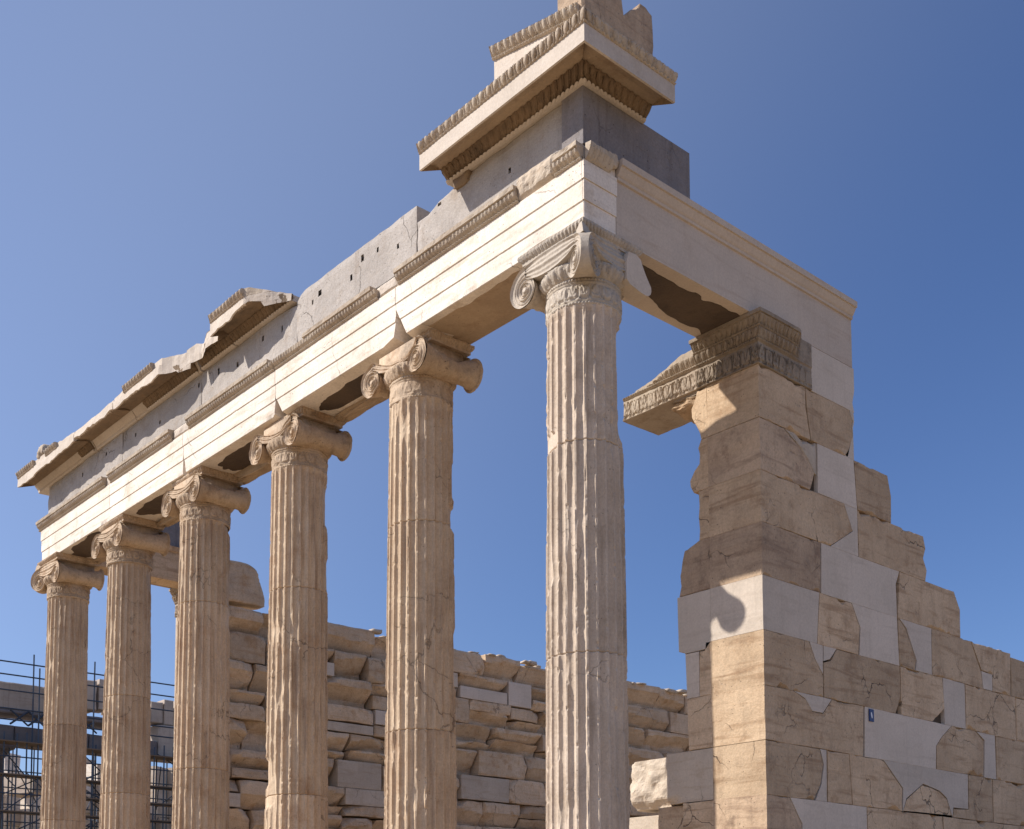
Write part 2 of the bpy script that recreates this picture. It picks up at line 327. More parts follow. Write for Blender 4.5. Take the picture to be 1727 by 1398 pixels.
# ------------------------------------------------------------------ columns
S = 2.113; ZT = 6.586
FT = np.array([-0.09, 0.0, 0.09, 0.1, 0.13, 0.19, 0.28, 0.39, 0.5, 0.61, 0.72, 0.81, 0.87, 0.9])
def shaft(x0, seed, rough, joints, chips, r_top=0.298, r_bot=0.338):
    zs = np.concatenate([np.linspace(0.34, 1.7, 24), np.linspace(1.75, 6.0, 190)])
    for zj in joints: zs = np.concatenate([zs[np.abs(zs - zj) > 0.012], [zj - 0.011, zj - 0.006, zj, zj + 0.006, zj + 0.011]])
    zs = np.sort(zs); th = (np.arange(24)[:, None] + FT[None]).ravel() * (2 * np.pi / 24); t = np.tile(FT, 24)
    Z, TH = np.meshgrid(zs, th, indexing='ij'); T = np.broadcast_to(t, Z.shape)
    f = (Z - 0.34) / 5.66; RR = r_bot + (r_top - r_bot) * (f ** 1.25)
    endt = np.sqrt(np.clip(np.minimum(6.0 - 0.015 - Z, Z - 0.36) / 0.05, 0, 1))
    prof = np.where(np.abs(T) < 0.095, 0, np.sqrt(np.clip(1 - ((T - 0.5) / 0.405) ** 2, 0, 1)))
    r = RR - 0.0305 * (RR / 0.33) * prof * endt
    D = np.stack([np.cos(TH) * 0.33, np.sin(TH) * 0.33, Z], -1)
    e = np.clip(fbm(D * np.array([9, 9, 2.6]), 1, 3, seed) - 0.22, 0, 1) * 0.07 * rough + np.clip(fbm(D * np.array([18, 18, 22]), 1, 3, seed + 3) - 0.2, 0, 1) * 0.03 * rough + 0.0018 * (1 + fbm(D * np.array([10, 10, 22]), 1, 2, seed + 8))
    rim = RR - np.minimum(e, 0.026); r = np.minimum(r, rim)
    for (az, z, daz, dz, dep) in chips:
        da = (TH - R(az) + np.pi) % (2 * np.pi) - np.pi
        w = np.clip(1 - (np.abs(da) / R(daz)) ** 2.5, 0, 1) * np.clip(1 - (np.abs(Z - z) / dz) ** 4, 0, 1)
        w = np.clip(w * 1.6, 0, 1)
        r = np.minimum(r, RR - dep * w * (1 + 0.5 * ang(D * 6, 1, 3, seed + 21)))
    for zj in joints: r = r - 0.012 * np.clip(1 - np.abs(Z - zj) / 0.008, 0, 1)
    # neighbouring fillet points jitter a little sideways so the arrises wander
    TH2 = TH + 0.007 * rough * fbm(D * np.array([8, 8, 14]), 1, 3, seed + 5) * (np.abs(T) < 0.2)
    P = np.stack([x0 + r * np.cos(TH2), r * np.sin(TH2), Z], -1)
    out = []; cuts = [0.0] + sorted(joints) + [9.0]
    for z0, z1 in zip(cuts[:-1], cuts[1:]):
        k = np.where((zs >= z0 - 1e-6) & (zs <= z1 + 1e-6))[0]; b = MB(); b.grid(P[k[0]:k[-1] + 1], cv=True, flip=True); out.append(b)
    return out
def lathe(b, x0, prof, n=96, relief_f=None):
    prof = np.array(prof); th = np.linspace(0, 2 * np.pi, n, endpoint=False)
    Rr, TH = np.meshgrid(prof[:, 0], th, indexing='ij'); Z = np.broadcast_to(prof[:, 1][:, None], Rr.shape)
    if relief_f is not None: Rr = Rr + relief_f(TH, Z)
    b.grid(np.stack([x0 + Rr * np.cos(TH), Rr * np.sin(TH), Z], -1), cv=True, flip=True)
def base(b, x0):
    p = [(0.30, 0.0), (0.49, 0.0)]
    for k in range(9): a = -math.pi / 2 + math.pi * k / 8; p.append((0.455 + 0.055 * math.cos(a), 0.06 + 0.06 * math.sin(a)))
    for k in range(9): a = math.pi * k / 8; p.append((0.445 - 0.04 * math.sin(a), 0.125 + 0.075 * k / 8))
    for k in range(9): a = -math.pi / 2 + math.pi * k / 8; p.append((0.39 + 0.05 * math.cos(a), 0.26 + 0.05 * math.sin(a)))
    p += [(0.375, 0.315), (0.36, 0.34), (0.34, 0.345)]
    lathe(b, x0, p, 72)

VC, VZ, V0, VK = 0.335, 6.285, 0.188, 0.093      # volute: offset, eye height, top radius, decay
def vol_r(a): return V0 * np.exp(-VK * a)
def ridges(ph):
    g = lambda x, w: np.exp(-((x - np.round(x)) / w) ** 2)
    return 0.022 * g(ph, 0.11) + 0.014 * g(ph + 0.5, 0.09) + 0.008 * g(ph * 2 + 0.5, 0.16) - 0.008
def volute_face(b, c, u, n, jit=0.0, seed=0, wear=0.0, plain_face=False):
    """spiral disc: centre c, outward direction u, facing n (both horizontal unit vectors)"""
    c = np.array(c); u = np.array([u[0], u[1], 0.0]); n = np.array([n[0], n[1], 0.0]); up = np.array([0, 0, 1.0])
    A, PH = np.meshgrid(np.linspace(0, 2 * np.pi, 97), np.linspace(0, 3.6, 64), indexing='ij')
    r = vol_r(A) * np.exp(-VK * 2 * np.pi * PH)
    h = ridges(PH) * np.clip(r / 0.05, 0.25, 1)
    h = np.where(r < 0.024, 0.012 * np.sqrt(np.clip(1 - (r / 0.024) ** 2, 0, 1)) + 0.004, h)
    if plain_face: h = h * 0
    P = c + u * (r * np.sin(A))[..., None] + up * (r * np.cos(A))[..., None] + n * h[..., None]
    if wear: P = P - n * (wear * np.clip(fbm(P, 9, 3, seed) + 0.1, 0, 1))[..., None]
    if jit: P = P + fbm(P, 26, 2, seed + 3)[..., None] * jit * n
    b.grid(P)
    q = P[:, -1].mean(0); b.poly(list(P[::4, -1]))
    return P[:, 0]
def bolster(x0, s, y0, y1, seed, wear, jit=0.004, axis='y', chip=0.0):
    """scroll roll between a front and a back volute on side s (+1/-1)"""
    b = MB(); A = np.linspace(0, 2 * np.pi, 61); ys = np.linspace(y0, y1, 40); YY, AA = np.meshgrid(ys, A, indexing='ij')
    w = np.abs((YY - (y0 + y1) / 2) / ((y1 - y0) / 2)); sc = (0.60 + 0.38 * w ** 2.6) * np.where(YY > (y0 + y1) / 2, 1 - 0.12 * w, 1.0)
    bead = sum(np.exp(-((w - k) / 0.035) ** 2) for k in (0.12, 0.42, 0.72)) * 0.008
    r = vol_r(AA) * sc + bead
    r = np.where(AA > np.pi, np.maximum(r, 0.1), r)
    P = np.stack([x0 + s * VC + s * r * np.sin(AA), YY, VZ + r * np.cos(AA)], -1)
    nr = (ang(P, 6, 3, seed) - 0.15) * 0.05 * (1 - 0.8 * w ** 4) * (0.35 + wear * 22) + fbm(P, 24, 2, seed + 2) * jit
    cen = np.stack([np.full_like(r, x0 + s * VC), YY, np.full_like(r, VZ)], -1)
    P = cen + (P - cen) * (1 + nr / 0.15)[..., None]
    if axis == 'x': P = np.stack([x0 - P[..., 1], -(P[..., 0] - x0), P[..., 2]], -1)
    b.grid(P, flip=(s > 0))
    for y, n in ((y0, -1), (y1, 1)):
        if axis == 'y': volute_face(b, (x0 + s * VC, y, VZ), (s, 0), (0, n), jit, seed, wear)
        else: volute_face(b, (x0 - y, -s * VC, VZ), (0, -s), (-n, 0), jit, seed, wear)
    return b
def canalis(b, pa, pb, n, zt, zb_mid, seed, wear, sag_top=0.0, jit=0.003):
    """grooved band joining two volutes, from pa to pb in plan, facing n"""
    ns, nt = 90, 40; s = np.linspace(0, 1, ns); t = np.linspace(0, 1, nt); SS, TT = np.meshgrid(s, t, indexing='ij')
    q = np.exp(-VK * 2 * np.pi); ztop_e = VZ + V0; zbot_e = VZ + V0 * q
    hump = 4 * SS * (1 - SS)
    zt_ = ztop_e + (zt - ztop_e) * hump ** 0.6 - sag_top * hump; zb_ = zbot_e + (zb_mid - zbot_e) * hump ** 0.8
    Z = zt_ + (zb_ - zt_) * TT
    h = ridges(TT) + 0.012 * hump * (1 - (2 * TT - 1) ** 2)
    pa = np.array(pa); pb = np.array(pb); X = pa[0] + (pb[0] - pa[0]) * SS; Y = pa[1] + (pb[1] - pa[1]) * SS
    P = np.stack([X + n[0] * h, Y + n[1] * h, Z], -1); nn = np.array([n[0], n[1], 0])
    if wear:
        er = wear * hump ** 0.5 * (0.9 + 0.7 * fbm(P, 6, 3, seed)); P = P - nn * er[..., None] * (0.5 + 0.8 * (1 - TT))[..., None]
    P = P + nn * (fbm(P, 26, 2, seed) * jit)[..., None]
    top = P[:, :1] - nn * 0.16; bot = P[:, -1:] - nn * 0.12
    b.grid(np.concatenate([top, P, bot], 1), flip=True)
def necking(b, x0, seed, wear):
    k = 24 * 12
    def rel(TH, Z):
        s = TH / (2 * np.pi) * 20; t = (Z - 6.012) / (6.175 - 6.012); m = (t > 0) & (t < 1)
        a = np.where(m, 0.018 * anthem(s, np.clip(t, 0, 1)), 0)
        t2 = (Z - 6.205) / (6.305 - 6.205); m2 = (t2 > 0) & (t2 < 1); a = a + np.where(m2, 0.024 * eggs(TH / (2 * np.pi) * 30, np.clip(t2, 0, 1)), 0)
        t3 = (Z - 6.178) / 0.024; a = a + np.where((t3 > 0) & (t3 < 1), 0.011 * beads(TH / (2 * np.pi) * 72, np.clip(t3, 0, 1)), 0)
        t4 = (Z - 5.99) / 0.02; a = a + np.where((t4 > 0) & (t4 < 1), 0.010 * beads(TH / (2 * np.pi) * 72, np.clip(t4, 0, 1)), 0)
        D = np.stack([np.cos(TH), np.sin(TH), Z * 3], -1)
        wr = np.clip(1 - wear * (0.5 + 1.1 * fbm(D, 3, 2, seed)), 0.0, 1)
        return a * wr + 0.005 * fbm(D, 9, 3, seed + 4)
    p = [(0.288, 5.982)] + [(0.297, z) for z in np.linspace(5.988, 6.01, 6)] + [(0.292, z) for z in np.linspace(6.012, 6.175, 22)] + [(0.297, z) for z in np.linspace(6.178, 6.203, 7)]
    p += [(0.303 + 0.045 * math.sin((z - 6.205) / 0.107 * 1.4), z) for z in np.linspace(6.205, 6.312, 14)] + [(0.30, 6.33), (0.0, 6.33)]
    lathe(b, x0, p, k, rel)
def abacus(b, x0, x_lo, x_hi, y_lo, y_hi, seed, wear):
    # carved leaf edge on all four sides
    prof = [(-0.03, 6.515), (0.0, 6.515), (0.02, 6.535), (0.034, 6.56), (0.036, 6.584), (-0.03, 6.584)]
    pat = lambda s, t: leaves(s, t)
    xl, xh = x0 + x_lo, x0 + x_hi
    jt = 0.003 + wear * 0.015
    relief(b, lambda p, z: (xl - p, y_lo - p, z), lambda p, z: (xh + p, y_lo - p, z), prof, pat, 0.008, 0.036, xh - xl, 8, jt, seed)
    relief(b, lambda p, z: (xh + p, y_lo - p, z), lambda p, z: (xh + p, y_hi + p, z), prof, pat, 0.008, 0.036, y_hi - y_lo, 8, jt, seed)
    relief(b, lambda p, z: (xl - p, y_hi + p, z), lambda p, z: (xl - p, y_lo - p, z), prof, pat, 0.008, 0.036, y_hi - y_lo, 8, jt, seed)
    b.box((xl - 0.01, y_lo - 0.01, 6.50), (xh + 0.01, y_hi + 0.01, 6.583))

def column(i, mat, capmat, label, joints, chips, rough, wear, r_top=0.298, r_bot=0.338):
    x0 = -S * i; root = thing('column', (x0, 0, 0), label, 'column', 'fluted Ionic columns of the porch')
    b = MB(); base(b, x0); b.build('base', M['old'], root, smooth=True)
    for bb in shaft(x0, 100 + 31 * i, rough, joints, chips, r_top, r_bot): bb.build('drum', M[mat], root)
    b = MB(); necking(b, x0, 50 + i, wear)
    b.box((x0 - 0.30, -0.27, 6.30), (x0 + 0.30, 0.27, 6.52))
    corner = i in (0, 5); m = 1 if i == 0 else -1
    if not corner:
        canalis(b, (x0 - VC, -0.325), (x0 + VC, -0.325), (0, -1), 6.52, 6.31, 7 * i, 0.05 * wear, 0.055 + 0.09 * wear)
        canalis(b, (x0 + VC, 0.325), (x0 - VC, 0.325), (0, 1), 6.52, 6.31, 7 * i + 1, 0.04 * wear, 0.05)
    else:
        tip = np.array([0.395 * m, -0.415]); a = R(24)
        ue = np.array([math.cos(a) * m, -math.sin(a)]); ne = np.array([-math.sin(a) * m, -math.cos(a)])
        ce = tip - ue * 0.165
        canalis(b, (x0 - m * VC, -0.325), (x0 + ce[0], ce[1]), (0, -1), 6.50, 6.315, 3, 0.0, 0.0)
        sw = lambda p: np.array([-p[1] * m, -p[0] * m])      # mirror over the corner diagonal
        cn, un, nn = sw(ce), sw(ue), sw(ne)
        canalis(b, (x0 + cn[0], cn[1]), (x0 + m * 0.325, VC), (m, 0), 6.50, 6.315, 5, 0.03, 0.0)
    cap = b.build('capital', M[capmat], root, smooth=True)
    if not corner:
        for s in (-1, 1): bolster(x0, s, -0.33, 0.33, 11 * i + s, 0.035 * wear).build('volute', M[capmat], cap, smooth=True)
    else:
        bolster(x0, -m, -0.33, 0.33, 21 + i, 0.0).build('volute', M[capmat], cap, smooth=True)
        b = MB(); rims = []
        for (cc, u, n) in ((ce, ue, ne), (cn, un, nn)):
            rims.append(volute_face(b, (x0 + cc[0], cc[1], VZ), u, n, 0.002, 3 + i, 0.0))
        b.grid(np.stack(rims, 0))
        vm = b.build('volute', M[capmat], cap, smooth=True)
        # plain new scroll on the return side
        b = MB(); xf = x0 + m * 0.35
        f = [(xf, y_, z_) for y_, z_ in ((0.16, 6.49), (0.249, 6.497), (0.30, 6.475), (0.33, 6.42), (0.36, 6.37), (0.39, 6.33), (0.425, 6.285), (0.428, 6.25), (0.417, 6.222), (0.39, 6.20), (0.359, 6.195), (0.30, 6.20), (0.266, 6.206), (0.174, 6.224), (0.13, 6.256), (0.135, 6.41))]
        bk = [(p[0] - m * 0.14, p[1], p[2]) for p in f]; n = len(f)
        b.add(f + bk, [tuple(range(n))[::-1], tuple(range(n, 2 * n))] + [(k, (k + 1) % n, n + (k + 1) % n, n + k) for k in range(n)])
        tag(b.build('volute', M['new'] if i == 0 else M[capmat], cap, recalc=True), 'plain white new marble scroll' if i == 0 else None)
    b = MB()
    if corner: abacus(b, x0, -0.36 if m > 0 else -0.30, 0.30 if m > 0 else 0.36, -0.315, 0.31, i, 0.1)
    else: abacus(b, x0, -0.34, 0.34, -0.31 + 0.16 * wear, 0.31, i, wear)
    ab = b.build('abacus', M[capmat], cap, smooth=False)
    if corner:
        b = MB(); tx, ty = x0 + m * 0.36, -0.375
        b.add([(tx - m * 0.10, ty + 0.03, 6.47), (tx, ty, 6.45), (tx - m * 0.03, ty + 0.10, 6.47), (tx - m * 0.12, ty + 0.05, 6.56), (tx - m * 0.025, ty + 0.012, 6.545), (tx - m * 0.05, ty + 0.12, 6.56)],
              [(0, 1, 4, 3), (1, 2, 5, 4), (2, 0, 3, 5), (3, 4, 5), (0, 2, 1)]); b.build('corner_lip', M[capmat], ab, recalc=True)
    return root
column(0, 'col_grey', 'cap_grey', 'grey white corner column with the sharpest carved capital, nearest to the camera', [4.9, 3.22], [(50, 5.43, 38, 0.5, 0.05), (46, 5.75, 25, 0.2, 0.06), (250, 4.95, 20, 0.08, 0.03)], 1.0, 0.15, 0.302, 0.338)
column(1, 'col_warm', 'cap_warm', 'orange stained column second from the corner, its scroll front worn smooth', [4.83, 2.9], [(48, 4.93, 30, 0.13, 0.035), (225, 3.2, 22, 0.12, 0.03), (52, 5.3, 22, 0.2, 0.018), (50, 3.6, 25, 0.3, 0.02)], 0.85, 1.0, 0.302, 0.35)
column(2, 'col_warm', 'cap_warm', 'orange stained column third from the corner, with a broken patch low on its shaft', [4.69, 2.5], [(50, 5.65, 30, 0.25, 0.03), (238, 2.75, 40, 0.16, 0.035), (48, 4.9, 25, 0.2, 0.02), (260, 2.55, 30, 0.2, 0.03)], 0.85, 0.8, 0.302, 0.35)
column(3, 'col_warm', 'cap_warm', 'orange stained column fourth from the corner, in front of the rounded broken wall end', [5.0, 3.0], [(52, 5.1, 25, 0.4, 0.02), (50, 6.0, 30, 0.1, 0.03)], 0.8, 0.5, 0.30, 0.355)
column(4, 'col_warm', 'cap_warm', 'orange stained fifth column, between the far end column and the sunlit wall edge', [4.2, 2.9], [(50, 5.8, 25, 0.15, 0.02)], 0.8, 0.35, 0.285, 0.35)
column(5, 'col_warm', 'cap_warm', 'far end column at the left, under the last corner of the architrave', [4.1, 2.7], [(50, 5.0, 25, 0.3, 0.015)], 0.8, 0.3, 0.292, 0.338)

# ------------------------------------------------------------------ architraves
LAY = [(ZT, 6.7597, -0.298), (6.7597, 6.9266, -0.3075), (6.9266, 7.0776, -0.317), (7.0776, 7.206, -0.300)]
def cut_mesh(o, chips):
    """break corners off: each chip is three points of the fracture plane and a point on the lost side"""
    me = o.data; bm = bmesh.new(); bm.from_mesh(me); off = Vector((0, 0, 0)); p = o
    while p is not None: off += p.location; p = p.parent
    for a, b_, c, lost in chips:
        a, b_, c, lost = (Vector(t) - off for t in (a, b_, c, lost)); n = (b_ - a).cross(c - a).normalized()
        if n.dot(lost - a) < 0: n = -n
        bmesh.ops.bisect_plane(bm, geom=bm.verts[:] + bm.edges[:] + bm.faces[:], plane_co=a, plane_no=n, clear_outer=True, dist=1e-5)
        bmesh.ops.holes_fill(bm, edges=[e for e in bm.edges if e.is_boundary], sides=0)
    bmesh.ops.recalc_face_normals(bm, faces=bm.faces); bm.to_mesh(me); bm.free()
ea = thing('east_architrave', (-5.3, 0, ZT), 'long sunlit marble beam of three stepped bands across the six columns', 'architrave')
XJ = [-2.113 * k for k in range(6)]
def arch_block(x0, x1, yb, chips, first=False, last=False):
    (a0, a1, ya), (_, b1, yc), (_, c1_, yd), (_, d1, ye) = LAY
    pf = [(yb, a0), (0.0, a0), (ya + 0.05, a0), (ya + 0.004, a0), (ya, a0 + 0.004), (ya, a0 + 0.05), (ya, a1 - 0.004), (yc, a1 - 0.001), (yc, a1 + 0.006), (yc, b1 - 0.004), (yd, b1 - 0.001), (yd, b1 + 0.006), (yd, c1_), (ye, c1_ + 0.001), (ye, d1), (yb, d1)]
    er = [0, 0.1, 0.5, 1, 1, 0.45, 0, .12, .12, 0, .12, .12, 0, 0, 0, 0]; n = max(3, int((x1 - x0) / 0.025)); sd_ = int(abs(x0) * 10)
    X, Yp = np.meshgrid(np.linspace(0, 1, n), [p[0] for p in pf], indexing='ij'); Z = np.broadcast_to([p[1] for p in pf], X.shape); E = np.broadcast_to(er, X.shape)
    ex = np.clip(-0.298 - Yp, 0, 1); XX = x0 + (x1 - x0) * X + (ex * X if first else 0) - (ex * (1 - X) if last else 0)
    q = np.stack([XX, XX * 0 + 3.3, XX * 0], -1); c = np.clip(ang(q, 3.0, 4, sd_) - 0.16, 0, 1) * 0.11 + np.clip(ang(q, 13, 3, sd_ + 3) - 0.2, 0, 1) * 0.02
    c = c * (E > 0.2) + np.clip(ang(q + Z[..., None] * 7, 6, 3, sd_ + 8) - 0.3, 0, 1) * 0.25 * (E <= 0.2)
    if first: c = c * ss(0.28, 0.1, XX); XX = np.minimum(XX, 0.292)
    P = np.stack([XX, Yp + E * c * (Z < 7.0) * (E <= 0.5) * 0.6 + c * 0.9 * (E > 0.9), Z + E * c * (Yp < -0.2) * 0.7 * (E > 0.4)], -1)
    b = MB(); b.grid(P, cv=True); b.poly(P[0]); b.poly(P[-1], True)
    if first:
        for z0, z1, y in LAY[:3]: b.box((0.24, y + 0.0015, z0 + 0.0015), (0.298 + (-0.298 - y), 0.066, z1 - 0.0005))
        b.box((0.24, -0.298, 7.0785), (0.298, 0.066, 7.204))
    o = b.build('architrave_block', M['arch'], ea, recalc=True); cut_mesh(o, chips); return o
def rchip(x, w, h, d, right=True):       # chip at the right end of a block ending at x (or left end when right=False)
    s = 1 if right else -1
    return ((x + s * 0.002, -0.34, ZT + h), (x - s * w, -0.34, ZT - 0.002), (x + s * 0.002, -0.34 + d, ZT - 0.002), (x + s * 0.05, -0.4, ZT - 0.05))
arch_block(-2.100, 0.298, 0.068, [rchip(-2.100, 0.16, 0.30, 0.55, False)], first=True)
b = MB(); b.box((-2.10, 0.07, ZT + 0.003), (-0.303, 0.30, 7.20)); b.build('backing_beam', M['soffit'], ea)
arch_block(-4.226, -2.106, 0.30, [rchip(-2.106, 0.055, 0.235, 1.2), rchip(-2.106, 0.26, 0.055, 0.4), rchip(-4.226, 0.14, 0.21, 0.36, False)])
arch_block(-6.335, -4.231, 0.30, [rchip(-4.231, 0.05, 0.24, 1.1), rchip(-4.231, 0.2, 0.05, 0.3), rchip(-6.335, 0.07, 0.28, 0.25, False)])
arch_block(-8.44, -6.341, 0.30, [rchip(-6.341, 0.04, 0.27, 0.5)])
arch_block(-10.565, -8.446, 0.30, [])
arch_block(-10.863, -10.569, 0.30, [], last=True)
# carved crown of the architrave, broken in places
def lam_e(x, z0=0): return (lambda p, z: (np.full_like(p, x), -0.300 - p, z))
CROWN_B = [(0.0, 7.079), (0.027, 7.081), (0.036, 7.092), (0.027, 7.104)]
CROWN_E = [(0.020, 7.104), (0.026, 7.108), (0.052, 7.13), (0.066, 7.168)]
CROWN_F = [(0.066, 7.168), (0.082, 7.172), (0.086, 7.208), (0.0, 7.212)]
def crown(x0, x1, seed, worn=0.0, fil=None):
    b = MB(); L = x1 - x0
    relief(b, lam_e(x0), lam_e(x1), CROWN_B, beads, 0.006, 0.03, L, 6, 0.003, seed)
    relief(b, lam_e(x0), lam_e(x1), [(0.0, 7.104)] + CROWN_E[1:] + [(0.0, 7.17)], eggs, 0.013, 0.048, L, 9, 0.003 + worn, seed + 1)
    f0, f1 = fil if fil else (x0, x1)
    relief(b, lam_e(f0), lam_e(f1), [(0.0, 7.167)] + CROWN_F, None, 0, 0.05, f1 - f0, 2, 0.010 + worn, seed + 2)
    b.build('carved_crown', M['carvedlight'], ea)
crown(-2.05, -0.42, 1); crown(0.01, 0.298, 2, 0.004, (0.03, 0.30)); crown(-4.22, -2.37, 3, 0.0, (-3.6, -2.42)); crown(-6.17, -4.235, 4, 0.0, (-6.17, -4.3))
crown(-8.40, -6.60, 5); crown(-10.93, -8.56, 6)
def rubble_strip(x0, x1, z0, z1, p0, p1, seed, mat, name, parent, amp=0.03):
    ns = int((x1 - x0) / 0.025) + 2; X, T = np.meshgrid(np.linspace(x0, x1, ns), np.linspace(0, 1, 14), indexing='ij')
    Z = z0 + (z1 - z0) * T; pr = p0 + (p1 - p0) * np.sin(np.clip(T * 1.15, 0, 1) * np.pi * 0.9) ** 0.5
    Pp = pr + amp * ang(np.stack([X, Z, X * 0], -1), 14, 3, seed); ed = np.minimum.reduce([(X - x0) / 0.05, (x1 - X) / 0.05, T / 0.15, (1 - T) / 0.1]); Pp = Pp * np.clip(ed, 0, 1) - 0.01 * (ed <= 0)
    b = MB(); b.grid(np.stack([X, -0.300 - Pp, Z], -1)); return b.build(name, mat, parent)
rubble_strip(-0.45, 0.03, 7.085, 7.30, 0.015, 0.05, 3, M['light'], 'rough_patch', ea, 0.035)
for x0, x1, sd in ((-2.38, -2.05, 5), (-6.61, -6.17, 7), (-8.56, -8.40, 9)): rubble_strip(x0, x1, 7.085, 7.20, 0.012, 0.02, sd, M['cornice'], 'rough_patch', ea, 0.02)
# dark crust patches under the beam
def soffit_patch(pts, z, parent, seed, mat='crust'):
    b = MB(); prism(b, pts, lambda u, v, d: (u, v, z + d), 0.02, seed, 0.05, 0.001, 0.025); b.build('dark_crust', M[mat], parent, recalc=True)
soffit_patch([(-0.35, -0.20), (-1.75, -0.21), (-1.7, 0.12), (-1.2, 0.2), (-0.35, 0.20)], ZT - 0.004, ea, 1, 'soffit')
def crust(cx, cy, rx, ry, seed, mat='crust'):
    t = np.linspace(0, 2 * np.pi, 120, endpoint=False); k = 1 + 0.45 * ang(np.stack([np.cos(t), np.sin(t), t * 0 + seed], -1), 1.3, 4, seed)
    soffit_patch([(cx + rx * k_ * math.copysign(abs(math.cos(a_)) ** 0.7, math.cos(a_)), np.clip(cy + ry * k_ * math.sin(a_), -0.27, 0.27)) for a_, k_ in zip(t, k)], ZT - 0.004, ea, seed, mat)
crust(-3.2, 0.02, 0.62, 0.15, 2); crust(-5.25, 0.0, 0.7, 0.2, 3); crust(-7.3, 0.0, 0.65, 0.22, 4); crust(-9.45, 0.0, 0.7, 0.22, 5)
# ragged inner edge of the beam
b = MB()
for k, (xa, xb, dr) in enumerate(((-3.9, -2.45, .07), (-6.05, -4.55, .12), (-8.1, -6.7, .12), (-10.2, -8.8, .08))):
    blob(b, ((xa + xb) / 2, 0.255, ZT - 0.01), (xb - xa, 0.16, dr * 1.6), 31 + k, 0.35, 18, 3.0)
b.build('ragged_underside', M['soffit'], ea)

na = thing('north_architrave', (0, 1.8, ZT), 'plain pale new marble beam from the corner column back to the wall', 'architrave')
def yprism(prof, y0, y1, n=2):
    b = MB(); m = len(prof); ys = np.linspace(y0, y1, n)
    P = np.array([[(x, y, z) for x, z in prof] for y in ys]); b.grid(P, cv=True); b.poly(P[0]); b.poly(P[-1], True); return b
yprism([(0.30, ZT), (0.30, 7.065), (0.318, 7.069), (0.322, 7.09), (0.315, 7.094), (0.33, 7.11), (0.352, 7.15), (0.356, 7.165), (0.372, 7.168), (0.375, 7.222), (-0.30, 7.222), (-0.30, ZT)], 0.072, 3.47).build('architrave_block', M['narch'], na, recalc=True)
soffit_patch([(0.19, 0.5), (0.17, 1.2), (0.20, 1.92), (-0.21, 1.92), (-0.2, 1.3), (-0.10, 0.9), (-0.16, 0.42)], ZT - 0.004, na, 8)
# worn stub of the carved crown on the return of the corner block
b = MB()
relief(b, lambda p, z: (0.318 + p, np.full_like(p, -0.30), z), lambda p, z: (0.318 + p, np.full_like(p, -0.02), z), [(0, 7.08), (0.02, 7.10), (0.05, 7.16), (0.055, 7.20), (0, 7.21)], eggs, 0.012, 0.06, 0.28, 10, 0.012, 5)
b.build('carved_crown', M['carvedlight'], ea)
b = MB(); blob(b, (0.315, 0.005, 7.20), (0.07, 0.12, 0.12), 5, 0.3, 14); b.build('broken_crown', M['light'], ea)

